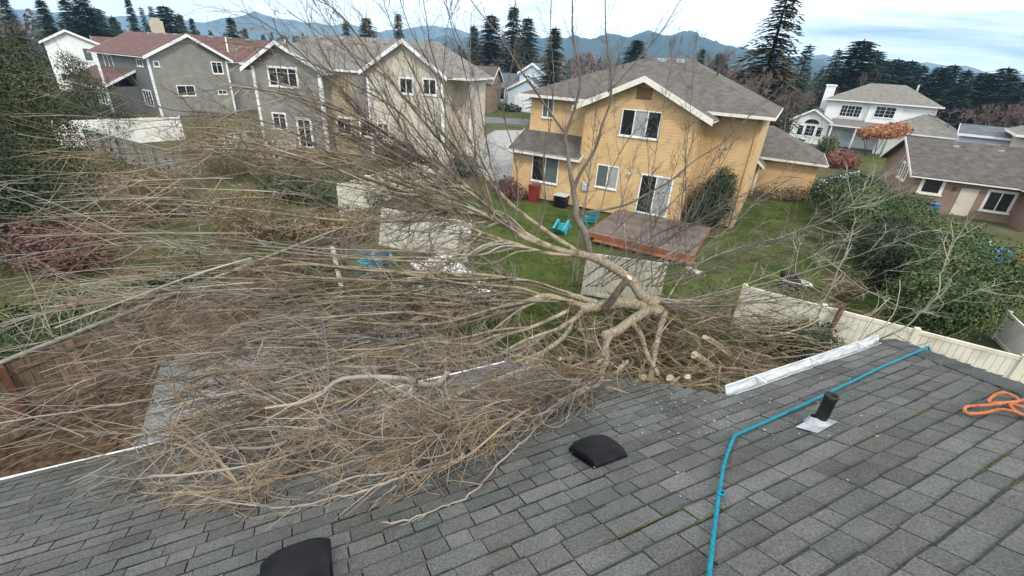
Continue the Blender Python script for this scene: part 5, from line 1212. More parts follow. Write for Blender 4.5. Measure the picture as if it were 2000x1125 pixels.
def twigs(mb, pts, n, t0, ln, ang, r, goal=None, lev=2, sub=(4, 7), droop=0.0, gk=.08, wander=.035, sides=3, curl=.45):
    for i in range(n):
        t = t0+(1-t0)*((i+TR.random())/n); p, d = along(pts, t); g = goal if goal is not None else d
        a = d.orthogonal().normalized(); a = Matrix.Rotation(TR.uniform(0, 2*pi), 3, d) @ a; an = R(TR.uniform(*ang)); nd = d*cos(an)+a*sin(an)
        L0 = TR.uniform(*ln)*(1-.45*t); rr = r*(1-.5*t)*TR.uniform(.75, 1.2)
        w = whip(mb, p, nd, L0, rr, sides if rr < .012 else 4, droop, wander, g, gk, 7, .25, curl)
        if lev > 1 and len(w) > 3:
            for j in range(TR.randint(*sub)):
                p2, d2 = along(w, TR.uniform(.12, .92)); b = d2.orthogonal().normalized(); b = Matrix.Rotation(TR.uniform(0, 2*pi), 3, d2) @ b; an = R(TR.uniform(15, 55))
                w2 = whip(mb, p2, d2*cos(an)+b*sin(an), L0*TR.uniform(.18, .6), rr*TR.uniform(.4, .65), 3, droop, wander*2.4, g, gk*.6, 6, .4, curl*1.6)
                if lev > 2 and len(w2) > 3 and TR.random() < .6:
                    p3, d3 = along(w2, TR.uniform(.3, .8)); b = d3.orthogonal().normalized(); b = Matrix.Rotation(TR.uniform(0, 2*pi), 3, d3) @ b
                    whip(mb, p3, d3*.8+b*.6, L0*TR.uniform(.10, .3), rr*.35, 3, droop, wander*2.4, g, gk*.4, 4, .5, curl*1.8)
ft = thing('fallen_tree', 'huge leafless tree fallen across the fence with its branches spread over the grey roof', 'tree', (6.3, 14.2, 0))
ft_inv = Matrix.Translation(Vector((-6.3, -14.2, 0)))
def part(mb, name, m, parent=ft):
    o = mb.build(name, m, parent); o.matrix_parent_inverse = ft_inv if parent is ft else Matrix(); return o
def limb(ctrl, r0, r1, m='barkg', tm='twiggrey', n=20, t0=.15, ln=(.8, 2.2), ang=(18, 60), tr=.019, sides=8, jit=.02, lev=3, sub=(4, 8), droop=0.0, gk=.08, pw=1.5, twig=True, name='limb', goal=None, wander=.035, curl=.45):
    c = [P3(*q) for q in ctrl]; c = [q+Vector((TR.gauss(0, 1), TR.gauss(0, 1), TR.gauss(0, 1)))*min(.05, r0*.5) if 0 < i < len(c)-1 else q for i, q in enumerate(c)]; p = spline(c, 5, jit*.25); p = [above_roof(q, .02) if i > 3 else q for i, q in enumerate(p)]
    mb = MB(); mb.tube(p, knobby(p, r0, r1, pw if r0 < .07 else 1.0), sides)
    if r0 <= .0225:
        absorb(mb, m)
        if n: tb = MB(); twigs(tb, p, n, t0, ln, ang, tr, goal, lev, sub, droop, gk, wander, 3, curl); absorb(tb, tm)
        return ctrl, None, p
    o = part(mb, name, X[m])
    if twig and n:
        tb = MB(); twigs(tb, p, n, t0, ln, ang, tr, goal, lev, sub, droop, gk, wander, 3, curl); to = tb.build('twigs', X[tm], o); tag(to, kind='stuff')
    return ctrl, o, p
# trunk with its splintered end
tc_ = [P3(*q) for q in ((1368, 604, 15.9), (1330, 599, 15.75), (1290, 598, 15.55), (1255, 597, 15.4), (1215, 592, 15.2), (1175, 597, 15.0), (1132, 604, 14.7))]
tp = spline(tc_, 6, .012); mb = MB(); mb.tube(tp, [.275-.12*i/(len(tp)-1)+.03*noise.noise(Vector((i*.6, 2, 2))) for i in range(len(tp))], 14); trunk = part(mb, 'trunk', X['bark'])
mb = MB(); dend = (tp[0]-tp[1]).normalized()
for i in range(46):
    a = TR.uniform(0, 6.28); rr = .23*sqrt(TR.random()); s = dend.orthogonal().normalized(); s = Matrix.Rotation(a, 3, dend) @ s; b = tp[0]+s*rr-dend*.03
    mb.tube([b, b+dend*TR.uniform(.05, .2), b+dend*TR.uniform(.15, .42)+s*TR.uniform(0, .08)], [.028, .018, .003], 4, cap=False)
mb.build('splintered_end', X['chips'], trunk)
for (x, y, r) in ((1283, 608, 15.3), (1262, 606, 15.25), (1275, 592, 15.3)):      # burls where the limbs leave
    mb = MB(); c = P3(x, y, r); n_ = 10; vs = []
    for j in range(n_+1):
        for i in range(14):
            d = Vector((sin(pi*j/n_)*cos(2*pi*i/14), sin(pi*j/n_)*sin(2*pi*i/14), cos(pi*j/n_))); vs.append(c+d*.24*(1+.25*noise.noise(d*2+c)+.1*noise.noise(d*7)))
    mb.grid_faces(vs, [(j*14+i, j*14+(i+1) % 14, (j+1)*14+(i+1) % 14, (j+1)*14+i) for j in range(n_) for i in range(14)], sm=True); mb.build('burl', X['bark'], trunk)
def cut_stub(ctrl, r, m='bark', parent=None):
    p = spline([P3(*q) for q in ctrl], 4, .006); mb = MB(); mb.tube(p, [r*1.25-r*.25*i/(len(p)-1) for i in range(len(p))], 10)
    o = part(mb, 'cut_stub', X[m]); d = (p[-1]-p[-2]).normalized(); c = MB(); a = d.orthogonal().normalized(); b = d.cross(a)
    c.extr([p[-1]+(a*cos(k*pi/8)+b*sin(k*pi/8))*r*.93 for k in range(16)], d*.012); c.build('cut_face', X['cutwood'], o)
cut_stub(((1180, 602, 14.9), (1196, 585, 14.6), (1212, 562, 14.35), (1229, 542, 14.15)), .105, 'twigdark')
cut_stub(((1270, 604, 15.2), (1240, 622, 14.6), (1215, 640, 13.9), (1198, 650, 13.4), (1180, 654, 13.1)), .13, 'bark')
limb(((1196, 650, 13.4), (1188, 672, 12.6), (1182, 695, 11.9), (1177, 712, 11.4), (1176, 722, 11.0)), .085, .055, 'bark', n=5, tr=.012, ln=(.5, 1.2))
limb(((1232, 628, 14.3), (1250, 655, 13.6), (1265, 690, 12.6), (1285, 730, 11.4)), .09, .05, 'barkg', 'twigbrown', n=8, tr=.012, ln=(.6, 1.4))
limb(((1300, 610, 15.2), (1285, 650, 14.2), (1275, 690, 13), (1270, 740, 11.6)), .10, .06, 'bark', 'twigbrown', n=6, tr=.012, ln=(.6, 1.4))
FAN = []
def fan(ctrl, r0, r1, *a_, **k):
    r0 *= .84
    k['n'] = int(k.get('n', 20)*1.15); a = limb(ctrl, r0, r1, *a_, **k); FAN.append((a[0], k)); return a
# the great limb that rises to the left and its forks
limb(((1285, 600, 15.4), (1258, 577, 15.3), (1230, 547, 15.25), (1192, 522, 15.2), (1155, 505, 15.2), (1130, 497, 15.2)), .175, .135, 'bark', n=6, t0=.4, tr=.012, sides=12, jit=.01)
limb(((1150, 503, 15.2), (1100, 476, 15.3), (1050, 440, 15.4), (1000, 400, 15.4), (950, 352, 15.3), (905, 318, 15.1), (860, 272, 14.6), (800, 205, 13.9), (735, 125, 13.1), (680, 55, 12.5), (630, 0, 12)), .09, .014, tm='twigdark', n=30, ln=(1.0, 2.8), gk=.1, t0=.3, lev=2)
fan(((1140, 500, 15.2), (1085, 483, 15.1), (1020, 462, 15), (960, 410, 14.9), (905, 356, 14.7), (850, 328, 14.3), (800, 305, 13.9), (735, 270, 13.2), (650, 232, 12.3), (550, 185, 11.3), (440, 165, 10.4)), .105, .014, tm='twiggrey', n=34, ln=(1.0, 2.8), t0=.25)
fan(((1140, 500, 15.2), (1085, 487, 15.1), (1030, 468, 15), (980, 437, 14.9), (925, 413, 14.6), (870, 402, 14.3), (820, 396, 14), (765, 372, 13.5), (700, 340, 12.8), (610, 322, 11.8), (500, 300, 10.6), (400, 292, 9.5)), .13, .014, tm='twiggrey', n=36, ln=(1.0, 2.6), t0=.3)
fan(((1130, 498, 15.2), (1070, 493, 15), (1010, 478, 14.8), (950, 455, 14.6), (890, 432, 14.3), (820, 428, 13.8), (730, 432, 12.8), (610, 425, 11.5), (460, 410, 10), (360, 400, 9.2)), .09, .013, tm='twiggrey', n=34, ln=(1.0, 2.6), t0=.3)
fan(((1168, 592, 14.9), (1120, 577, 14.7), (1060, 554, 14.3), (1000, 543, 13.8), (930, 542, 13.1), (850, 549, 12.3), (760, 552, 11.3), (650, 548, 10.2), (520, 540, 9.0), (390, 530, 7.9)), .125, .013, 'bark', 'twiggrey', n=36, ln=(.8, 2.3), t0=.3)
fan(((1120, 588, 14.5), (1060, 580, 14.1), (1000, 572, 13.5), (930, 574, 12.7), (850, 582, 11.8), (740, 592, 10.6), (610, 600, 9.4), (430, 606, 8.1)), .06, .012, tm='twiggrey', n=32, ln=(.8, 2.2), t0=.3)
fan(((1150, 600, 14.8), (1105, 590, 14.5), (1060, 583, 14), (1000, 597, 13.4), (940, 608, 12.7), (860, 611, 11.9), (770, 615, 10.9), (690, 622, 10.1), (600, 634, 9.1), (480, 652, 8.1), (380, 668, 7.3)), .115, .012, tm='twigtan', n=36, ln=(.8, 2.1), t0=.3)
fan(((1110, 606, 14.1), (1045, 637, 13.2), (960, 660, 12), (870, 680, 10.9), (770, 700, 9.7), (640, 722, 8.4), (490, 744, 7.1), (370, 758, 6.2)), .075, .012, tm='twiggrey', n=34, ln=(.7, 2.0), t0=.25)
fan(((1140, 606, 14.6), (1112, 632, 14), (1065, 655, 13.1), (1000, 682, 12.0), (930, 712, 10.9), (850, 740, 9.6), (760, 772, 8.3), (640, 806, 7.0), (510, 838, 5.9), (400, 865, 5.3)), .10, .012, tm='twigtan', n=34, ln=(.6, 1.8), t0=.25)
fan(((1118, 622, 14.3), (1105, 652, 13.3), (1060, 692, 12.0), (985, 725, 10.6), (900, 752, 9.3), (800, 785, 8.0), (680, 822, 6.8), (540, 862, 5.7), (400, 905, 4.8)), .09, .012, tm='twiggrey', n=34, ln=(.6, 1.7), t0=.25)
fan(((1180, 700, 9.5), (1120, 738, 7.0), (1050, 762, 6.0), (960, 795, 5.4), (860, 832, 4.9), (740, 872, 4.5), (600, 915, 4.1), (450, 950, 3.8), (270, 962, 'R.05')), .04, .009, tm='twigtan', n=38, ln=(.5, 1.4), t0=.2, tr=.010)
# smaller limbs between the great ones
def between(A, B, f, t0, t1, pr=(.02, .04)):
    pts = []
    for i in range(8):
        t = t0+(t1-t0)*i/7; a, _ = along(A, t); b, _ = along(B, t); g = f*min(1, i/2.8); pts.append(a.lerp(b, g) + Vector((TR.gauss(0, .10), TR.gauss(0, .10), TR.gauss(-.02, .13)))*(1 if i else 0))
    p = [above_roof(q, .02) for q in spline(pts, 4, .004)]
    return [q for q in p if ok(q)]
for k_, ((c0, k0), (c1, k1)) in enumerate(zip(FAN, FAN[1:])):
    A = [P3(*q) for q in c0]; B = [P3(*q) for q in c1]
    for f in (.2, .5, .8):
        p = between(A, B, f+TR.uniform(-.07, .07), .15+.3*TR.random(), TR.uniform(.6, .92))
        if len(p) < 6: continue
        mb = MB(); mb.tube(p, knobby(p, TR.uniform(.025, .042), .006, 1.3), 6); o = part(mb, 'limb', X['barkg' if TR.random() < .4 else 'twiggrey'])
        tb_ = MB(); twigs(tb_, p, 24, .12, (.6, 2.0), (16, 55), .018, None, 2, (3, 7)); tag(tb_.build('twigs', X[TR.choice(('twiggrey', 'twiggrey', 'twigtan'))], o), kind='stuff')
    low = k_ >= 4
    for s_ in range(3):
        tb_ = MB()
        for q_ in range(4 if low else 3):
            p = between(A, B, TR.random(), .25+.4*TR.random(), TR.uniform(.68, 1.0))
            if len(p) < 6: continue
            tb_.tube(p, knobby(p, TR.uniform(.014, .026), .006, 1.2), 5)
            twigs(tb_, p, 7, .05, (.7, 2.1), (12, 50), .0165, None, 2, (3, 6), curl=.4)
        absorb(tb_, ('twiggrey', 'twigtan', 'twigbrown' if low else 'twigdark')[s_])
def long_shoots():
    pairs = list(zip(FAN, FAN[1:]))
    for m in ('barkg', 'barkg', 'twiggrey', 'twigtan'):
        mb = MB()
        for (c0, k0), (c1, k1) in pairs:
            A = [P3(*q) for q in c0]; B = [P3(*q) for q in c1]
            for i in range(2):
                if c0 in (FAN[2][0], FAN[3][0], FAN[4][0]) and TR.random() < .6: continue
                f = TR.random(); t0 = TR.uniform(.12, .45); t1 = TR.uniform(.8, 1.0); up = TR.uniform(.15, .75); pts = []; sw = TR.gauss(0, .25)
                for j in range(7):
                    s = j/6; a, _ = along(A, t0+(t1-t0)*s); b, _ = along(B, t0+(t1-t0)*s); g = min(1, max(0, f*min(1, j/2)+sw*sin(s*3.1))); pts.append(a.lerp(b, g)+Vector((TR.gauss(0, .06), TR.gauss(0, .06), up*sin(s*2.2)+TR.gauss(0, .05)))*(1 if j else 0))
                p = [above_roof(q, .03) for q in spline(pts, 4, .003)]; p = [q for q in p if ok(q)]
                if len(p) < 8: continue
                mb.tube(p, knobby(p, TR.uniform(.03, .055), .008, 1.0), 6)
                twigs(mb, p, 13, .2, (.4, 1.5), (18, 60), .013, None, 2, (2, 5), curl=.5)
        absorb(mb, m)
long_shoots()
def left_whips():
    for m in ('twiggrey', 'twigpale', 'twigtan', 'twigbrown'):
        mb = MB()
        for i in range({'twiggrey': 130, 'twigpale': 22, 'twigtan': 75, 'twigbrown': 60}[m]):
            y0 = TR.uniform(300, 860); x0 = TR.uniform(230, 560); dx = TR.uniform(200, 460)
            if i % 2 and m != 'twigpale': y0 = TR.uniform(540, 900); x0 = TR.uniform(400, 880); dx = TR.uniform(200, 420)
            r0 = 9.8-(y0-300)/560*4.6+max(0, x0-450)*.006+TR.gauss(0, .4)
            if x0-dx < 20 and TR.random() < .5: dx *= .6
            if y0 > 590 and x0-dx < 330 and TR.random() < .8: dx = max(70, x0-TR.uniform(300, 380))
            y1 = y0 + dx*(-.02+.28*(y0-300)/560+TR.gauss(0, .06)); a = at_r(x0, y0, r0); b = at_r(x0-dx, y1, r0-dx/430*1.3); d = (b-a); L0 = d.length; d.normalize()
            w = whip(mb, a, d+Vector((0, 0, TR.uniform(.0, .14))), L0, TR.uniform(.006, .011)*(1.35 if x0 > 480 else 1), 4, -.012, .014, d, .05, 9, .3, .12)
            if len(w) > 4:
                for j in range(TR.randint(3, 9)):
                    p2, d2 = along(w, TR.uniform(.05, .85)); s = d2.orthogonal().normalized(); s = Matrix.Rotation(TR.uniform(0, 6.28), 3, d2) @ s; an = R(TR.uniform(18, 58)); whip(mb, p2, d2*cos(an)+s*sin(an), L0*TR.uniform(.12, .45), .005, 3, 0, .02, d, .06, 5, .4, .25)
        absorb(mb, m)
left_whips()
# limbs lying on the roof
limb(((1225, 705, 8.5), (1195, 735, 6.0), (1150, 762, 'R.14'), (1100, 789, 'R.08'), (1050, 815, 'R.05'), (1000, 841, 'R.05'), (950, 866, 'R.05'), (905, 886, 'R.06'), (850, 900, 'R.06'), (780, 915, 'R.05'), (700, 935, 'R.06'), (600, 965, 'R.05')), .028, .006, 'twiggrey', 'twiggrey', n=40, t0=.2, ln=(.3, .9), ang=(20, 80), tr=.007, gk=.02, wander=.06, curl=1.3, sub=(3, 6))
limb(((905, 886, 'R.05'), (880, 905, 'R.04'), (800, 925, 'R.04'), (720, 955, 'R.04'), (640, 978, 'R.04'), (560, 992, 'R.04'), (470, 985, 'R.05'), (350, 958, 'R.1')), .012, .004, 'twiggrey', 'twigpale', n=16, t0=.1, ln=(.3, .8), tr=.006, sub=(1, 3))
limb(((1130, 770, 'R.06'), (1080, 805, 'R.05'), (1035, 850, 'R.05'), (1000, 880, 'R.03'), (960, 925, 'R.03'), (918, 968, 'R.03'), (860, 990, 'R.025'), (800, 1022, 'R.02'), (745, 1020, 'R.05')), .011, .004, 'twiggrey', 'twigpale', n=9, t0=.3, ln=(.15, .4), tr=.005, sub=(0, 2))
limb(((1165, 745, 'R.2'), (1080, 770, 'R.2'), (980, 800, 'R.2'), (880, 845, 'R.16'), (790, 880, 'R.14'), (690, 905, 'R.12'), (570, 930, 'R.1'), (430, 950, 'R.12'), (280, 945, 'R.2')), .022, .006, 'twigtan', 'twigtan', n=30, t0=.1, ln=(.35, 1.1), tr=.008, ang=(15, 75), gk=.03, wander=.06, curl=1.1)
limb(((1150, 730, 6.0), (1060, 742, 5.8), (950, 765, 5.3), (840, 795, 4.9), (720, 835, 4.5), (590, 880, 4.1), (450, 915, 3.8), (290, 930, 3.7)), .024, .006, 'twiggrey', 'twiggrey', n=30, t0=.1, ln=(.4, 1.2), tr=.008, ang=(15, 70), gk=.03, wander=.05, curl=1.0)
limb(((1260, 765, 'R.03'), (1290, 755, 'R.06'), (1320, 790, 'R.03'), (1345, 818, 'R.02')), .006, .003, 'twigdark', 'twigdark', n=4, t0=.2, ln=(.1, .25), tr=.003)
def roof_tangle():
    for m in ('twigbrown', 'twiggrey', 'twigtan'):
        mb = MB()
        for i in range(75):
            f = TR.random(); x = 1225-380*f+TR.gauss(0, 18); y = 722+135*f+TR.gauss(0, 14)-TR.random()*30
            if y > edge_y(x)-12: continue
            p = roofpix(x, y, TR.uniform(.03, .32)); d = (-ex*TR.gauss(.9, .5)+dn*TR.gauss(-.1, .6)+n0*TR.gauss(0, .2)).normalized()
            w = whip(mb, p, d, TR.uniform(.4, 1.1), TR.uniform(.004, .009), 4, -.02, .05, d, .02, 8, .35, 1.5)
            if len(w) > 4:
                for j in range(TR.randint(2, 6)):
                    p2, d2 = along(w, TR.uniform(.1, .9)); s = d2.orthogonal().normalized(); s = Matrix.Rotation(TR.uniform(0, 6.28), 3, d2) @ s; whip(mb, p2, d2*.7+s*.7, TR.uniform(.12, .5), .0035, 3, 0, .06, d2, .02, 5, .45, 1.4)
        absorb(mb, m)
roof_tangle()
# upright limbs against the yellow house and the sky
limb(((1152, 503, 15.2), (1142, 460, 15.1), (1130, 425, 15.0), (1122, 392, 14.95), (1119, 372, 14.9)), .125, .095, 'twigdark', n=0, sides=10)
limb(((1120, 375, 14.9), (1113, 330, 14.85), (1108, 290, 14.8), (1107, 262, 14.8), (1122, 210, 14.6), (1130, 160, 14.5), (1124, 110, 14.4), (1120, 60, 14.3), (1120, -60, 14)), .075, .014, 'twigdark', 'twigdark', n=20, t0=.3, ln=(.5, 1.9), tr=.011, gk=.1, ang=(20, 55))
limb(((1108, 265, 14.8), (1085, 232, 14.6), (1050, 185, 14.3), (1015, 130, 14), (975, 70, 13.7), (930, 10, 13.4), (880, -60, 13)), .042, .010, 'twigdark', 'twigdark', n=14, t0=.25, ln=(.5, 1.8), tr=.010, gk=.1)
limb(((1119, 374, 14.9), (1135, 338, 14.8), (1158, 295, 14.7), (1178, 245, 14.6), (1188, 190, 14.5), (1189, 130, 14.4), (1186, 60, 14.3), (1183, -60, 14)), .068, .014, 'twigdark', 'twigdark', n=18, t0=.3, ln=(.5, 1.8), tr=.011, gk=.1, ang=(20, 55))
limb(((1187, 180, 14.5), (1215, 150, 14.5), (1245, 118, 14.5), (1268, 90, 14.5), (1295, 55, 14.4), (1330, 0, 14.3), (1360, -50, 14.2)), .026, .009, 'twigdark', 'twigdark', n=10, t0=.2, ln=(.4, 1.4), tr=.010)
limb(((1140, 416, 15), (1180, 410, 15), (1225, 398, 15), (1262, 380, 15), (1310, 350, 15), (1362, 312, 15), (1410, 278, 14.9), (1450, 240, 14.8), (1490, 205, 14.7), (1530, 165, 14.6)), .045, .008, 'twigdark', 'twigdark', n=22, t0=.15, ln=(.4, 1.5), tr=.010, ang=(20, 70), gk=.08)
limb(((1150, 470, 15.1), (1175, 400, 15), (1195, 330, 15), (1230, 270, 15), (1262, 235, 15), (1300, 200, 14.9), (1320, 160, 14.8)), .02, .007, 'twigdark', 'twigdark', n=14, t0=.2, ln=(.4, 1.2), tr=.009)
for ctrl in (((1010, 470, 14.9), (985, 400, 14.9), (960, 325, 14.8), (945, 240, 14.6), (925, 150, 14.3), (890, 60, 14), (850, -40, 13.7)), ((960, 415, 14.8), (930, 340, 14.7), (925, 280, 14.6), (918, 200, 14.4), (905, 120, 14.1), (880, 40, 13.8), (865, -40, 13.5)),
             ((900, 350, 14.6), (860, 270, 14.3), (830, 190, 14), (790, 110, 13.6), (760, 30, 13.2), (740, -40, 12.9)), ((1000, 455, 14.9), (1015, 380, 14.9), (1005, 300, 14.8), (985, 220, 14.7), (1000, 130, 14.5), (1010, 50, 14.3), (1000, -40, 14)),
             ((820, 310, 14), (770, 230, 13.5), (720, 150, 12.9), (660, 70, 12.3), (610, 0, 11.8)), ((740, 270, 13.2), (690, 200, 12.7), (620, 130, 12.1), (540, 60, 11.5), (470, 20, 11)), ((930, 345, 14.8), (880, 250, 14.4), (850, 150, 14), (800, 50, 13.6), (770, -40, 13.3)), ((1000, 450, 14.9), (960, 350, 14.7), (900, 240, 14.3), (850, 120, 13.8), (830, 20, 13.5), (820, -40, 13.3)), ((870, 330, 14.4), (790, 230, 13.8), (700, 170, 13.1), (600, 120, 12.3), (500, 90, 11.6), (400, 80, 11)), ((820, 310, 14), (720, 240, 13.2), (600, 190, 12.3), (480, 170, 11.4), (340, 185, 10.6)), ((960, 400, 14.8), (890, 290, 14.4), (820, 220, 14), (740, 140, 13.4), (650, 80, 12.8), (560, 20, 12.3)), ((700, 340, 12.9), (600, 270, 12.0), (480, 230, 11), (340, 215, 10.1), (210, 180, 9.4)),
             ((905, 400, 14.6), (860, 330, 14.3), (800, 260, 13.9), (760, 180, 13.5), (740, 100, 13.2), (700, 20, 12.9)), ((1045, 470, 15), (1065, 400, 15), (1060, 320, 15), (1075, 240, 14.9), (1082, 150, 14.7), (1075, 60, 14.5), (1080, -40, 14.3))):
    limb(ctrl, .030, .008, 'twigdark', 'twigdark' if TR.random() < .5 else 'twiggrey', n=24, t0=.05, ln=(.6, 2.0), tr=.0115, gk=.08, ang=(15, 55))
for i in range(14):
    f = TR.random(); x0, y0, r0 = 1010-300*f, 455-185*f, 14.9-1.7*f; a = R(TR.uniform(98, 158)); ln = TR.uniform(220, 430); m = TR.choice(('twigdark', 'twigdark', 'twiggrey', 'twigbrown')); k = TR.uniform(-.35, .35)
    limb(tuple((x0+ln*q*cos(a+k*q), y0-ln*q*sin(a+k*q), r0-1.6*q) for q in (0, .2, .4, .6, .8, 1.0)), .020, .005, m, m, n=15, t0=.1, ln=(.4, 1.6), tr=.0105, ang=(15, 55), gk=.05, wander=.035, curl=.7)
for ctrl in (((560, 190, 11.4), (470, 215, 10.6), (370, 232, 9.8), (270, 236, 9.1), (150, 225, 8.4), (20, 228, 7.8)), ((640, 235, 12.2), (540, 260, 11.2), (420, 250, 10.2), (290, 250, 9.2), (160, 275, 8.4), (35, 262, 7.8)), ((500, 300, 10.6), (380, 310, 9.6), (250, 335, 8.7), (120, 340, 7.9), (0, 362, 7.2)),
             ((520, 330, 10.8), (400, 350, 9.7), (270, 365, 8.6), (130, 372, 7.7), (-20, 392, 6.9)), ((460, 410, 10), (330, 420, 8.9), (200, 415, 8), (70, 430, 7.2), (-50, 445, 6.6)), ((420, 470, 9.5), (300, 470, 8.5), (170, 480, 7.6), (20, 500, 6.7), (-80, 510, 6.3)),
             ((400, 570, 8.2), (270, 580, 7.3), (130, 600, 6.6), (-20, 640, 6)), ((380, 620, 7.6), (250, 640, 6.8), (100, 665, 6.1), (-60, 700, 5.6)), ((340, 700, 6.6), (210, 730, 5.8), (80, 770, 5.2), (-60, 790, 4.8)), ((300, 780, 5.6), (170, 800, 5.0), (50, 820, 4.6), (-80, 835, 4.4))):
    limb(ctrl, .013, .004, 'twiggrey', 'twiggrey', n=10, t0=.02, ln=(.6, 1.6), tr=.006, ang=(6, 30), gk=.08, wander=.02, sides=5, sub=(1, 4), curl=.15, lev=2)
# limbs reaching right over the lawn and the hedge
RL = [(((1300, 592, 15.4), (1325, 548, 15.6), (1365, 515, 15.8), (1425, 490, 15.9), (1500, 470, 15.8), (1570, 447, 15.6), (1640, 410, 15.2), (1720, 385, 14.8)), .034, 'twigpale', 24), (((1310, 600, 15.3), (1390, 580, 15.1), (1470, 560, 14.7), (1560, 535, 14.1), (1640, 510, 13.6), (1730, 480, 13), (1800, 452, 12.5)), .026, 'twigpale', 22),
      (((1300, 605, 15.2), (1400, 600, 14.6), (1500, 585, 13.8), (1600, 570, 13), (1690, 545, 12.3), (1780, 510, 11.7)), .022, 'twiggrey', 18), (((1320, 545, 15.6), (1380, 480, 15.8), (1440, 430, 15.8), (1500, 370, 15.6), (1560, 310, 15.4), (1610, 250, 15.1)), .022, 'twiggrey', 20),
      (((1500, 702, 10), (1590, 692, 8.4), (1660, 682, 7.4), (1720, 660, 7.0), (1772, 636, 6.8), (1824, 580, 6.7), (1838, 530, 6.7), (1866, 500, 6.6)), .016, 'twigpale', 9), (((1530, 630, 12.4), (1590, 600, 12), (1616, 574, 11.8), (1640, 522, 11.7), (1664, 478, 11.6)), .02, 'twigpale', 6),
      (((1440, 490, 15.9), (1520, 480, 15.4), (1600, 500, 14.8), (1680, 560, 13.8), (1760, 600, 12.8)), .02, 'twigpale', 14), (((1560, 450, 15.6), (1640, 420, 15), (1700, 360, 14.6), (1760, 330, 14.2)), .018, 'twigpale', 14), (((1270, 592, 15.3), (1400, 595, 14.4), (1520, 592, 13.6), (1640, 600, 12.6)), .02, 'twigdark', 14), (((1260, 570, 15.4), (1290, 520, 15.4), (1330, 470, 15.4), (1345, 420, 15.3)), .026, 'twiggrey', 10)]
for ctrl, r, m, n in RL: limb(ctrl, r, .006, m, m, n=int(n*.95), t0=.12, ln=(.4, 1.7), tr=.0125, ang=(20, 65), gk=.05, wander=.05, curl=.6)
for i in range(9):
    y = 585+TR.uniform(-8, 30); a = TR.uniform(-.30, .26); ln = TR.uniform(220, 470); m = TR.choice(('twiggrey', 'twigpale', 'twigdark', 'twigbrown')); r1 = TR.uniform(12.2, 14.2)
    limb(tuple((1285+ln*f, y+ln*f*a+18*sin(f*2.6)-ln*.1*f*f, 15.3+(r1-15.3)*f) for f in (0, .2, .4, .6, .8, 1.0)), .02, .005, m, m, n=10, t0=.1, ln=(.3, 1.3), tr=.011, ang=(15, 60), gk=.05, wander=.04, curl=.6)
for i in range(26):
    x0 = TR.uniform(1090, 1340); a = TR.uniform(.15, 1.75); ln = TR.uniform(220, 520); m = TR.choice(('twigdark', 'twiggrey', 'twigdark'))
    limb(tuple((x0+ln*f*cos(a), 560-ln*f*sin(a)-10*sin(f*3), 15.3-.6*f) for f in (0, .25, .5, .75, 1.0)), .022, .006, m, m, n=20, t0=.12, ln=(.3, 1.3), tr=.013, ang=(18, 65), gk=.05, wander=.04, curl=.6)
o = TW.build('twigs', [X[m] for m in MATS_TW], ft); o.matrix_parent_inverse = ft_inv; tag(o, kind='stuff')
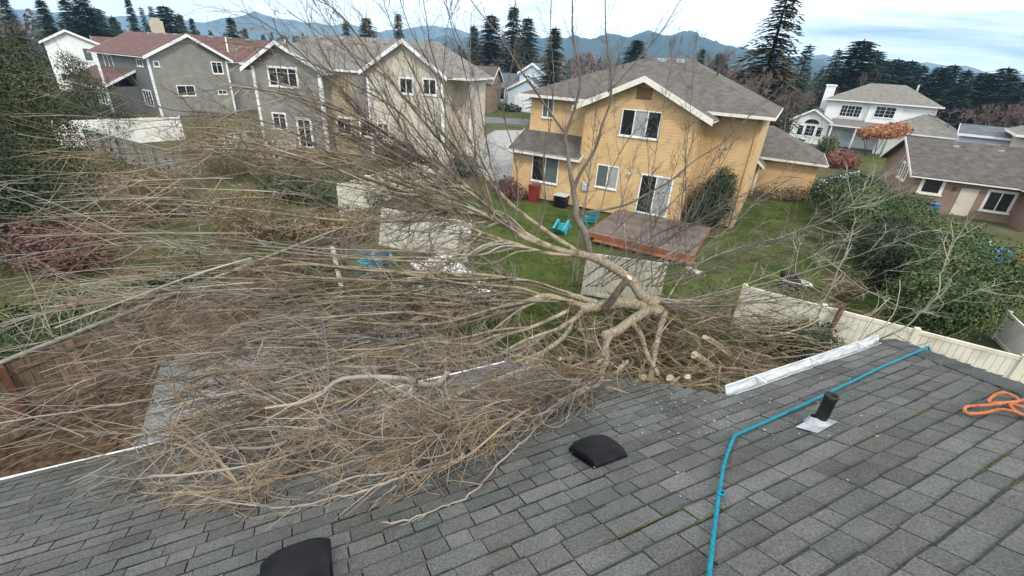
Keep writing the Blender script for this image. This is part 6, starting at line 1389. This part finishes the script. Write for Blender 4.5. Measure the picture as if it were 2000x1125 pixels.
# ------------------------------------------------------------------ heap of cut brush between the roof and the fence
def brush():
    r2 = random.Random(99); mb = MB()
    for i in range(640):
        x, y = r2.uniform(1110, 1660), r2.uniform(592, 775)
        if y > edge_y(x)-6: y = edge_y(x)-r2.uniform(8, 60)
        mi = r2.choice((0, 0, 0, 1, 1, 2, 3)); z = max(.1, r2.uniform(.05, 1.2 if x < 1330 else 1.9)*(1-.55*abs(x-1380)/300)); p = at_z(x, y, z)
        a = r2.gauss(-.45, .6) if r2.random() < .7 else r2.uniform(0, 6.28); d = Vector((cos(a), sin(a), r2.gauss(.05, .22)))
        if r2.random() < .4: d = -d
        b0 = len(mb.f); w = whip(mb, p, d, r2.uniform(.8, 2.6), r2.choice((.008, .010, .014, .018, .026, .036)), 5, -.01, .05, d, .05, 6, .3, .6)
        if len(w) > 3:
            for j in range(r2.randint(2, 5)):
                p2, d2 = along(w, r2.uniform(.1, .95)); b = d2.orthogonal().normalized(); b = Matrix.Rotation(r2.uniform(0, 6.28), 3, d2) @ b
                whip(mb, p2, d2*.8+b*.6, r2.uniform(.3, 1.1), r2.uniform(.004, .010), 3, .0, .05, d2, .05, 4, .4, .8)
        for q in range(b0, len(mb.m)): mb.m[q] = mi
    tag(mb.build('brush_pile', [X['twigbrown'], X['twigtan'], X['twiggrey'], X['barkg']]), 'tangled heap of cut brown brushwood between the grey roof and the cream fence', 'brush pile', kind='stuff')
brush()
CL = [((1376, 659), 1.3, 150, .075, 'cut branch end facing out of the brush pile below the trunk'), ((1356, 693), 1.2, 130, .11, 'thickest sawn branch in the middle of the brush pile'), ((1257, 737), 1.0, 170, .09, 'sawn branch poking out at the roof edge left of the others'), ((1308, 738), 1.0, 110, .10, 'sawn branch with a slanted pale face beside the roof edge'), ((1343, 736), 1.1, 75, .085, 'short upright sawn branch at the roof edge nearest the white gutter'), ((1095, 700), .8, 200, .06, 'thin sawn branch lying left of the brush pile over the patio'), ((1450, 640), 1.0, 20, .05, 'thin sawn branch sticking out in front of the cream fence end')]
for (x, y), z, th, r, lb in CL:
    t = thing('cut_branch', lb, 'branch', at_z(x, y, z), 0, 'sawn branches in the brush pile'); v = (CAM-Vector(t.location)).normalized(); s = Vector((cos(R(th)), sin(R(th)), 0)); d = (v*.75+s*.55).normalized()
    pts = [Vector(), -d*.5+Vector((0, 0, -.05)), -d*1.2+Vector((.1, 0, -.3))]; mb = MB(); mb.tube(bez(pts, 4), r, 10); mb.build('branch', X['bark'], t)
    a = d.orthogonal().normalized(); b = d.cross(a); c = MB(); c.extr([(a*cos(k*pi/8)+b*sin(k*pi/8))*r*.95 for k in range(16)], d*.012); c.build('cut_face', X['cutwood'], t)
# ------------------------------------------------------------------ air
hz = MB(); hz.box(-3900, 3900, -3900, 3900, -4, 330)
hm = bpy.data.materials.new('air'); hm.use_nodes = True; hn_, hl_ = hm.node_tree.nodes, hm.node_tree.links; hn_.remove(hn_['Principled BSDF'])
pv = hn_.new('ShaderNodeVolumePrincipled'); pv.inputs['Color'].default_value = (.42, .70, 1.0, 1); pv.inputs['Density'].default_value = 2.7e-4; pv.inputs['Anisotropy'].default_value = 0.0
hl_.new(pv.outputs[0], hn_['Material Output'].inputs['Volume'])
tag(hz.build('haze', hm), kind='stuff')
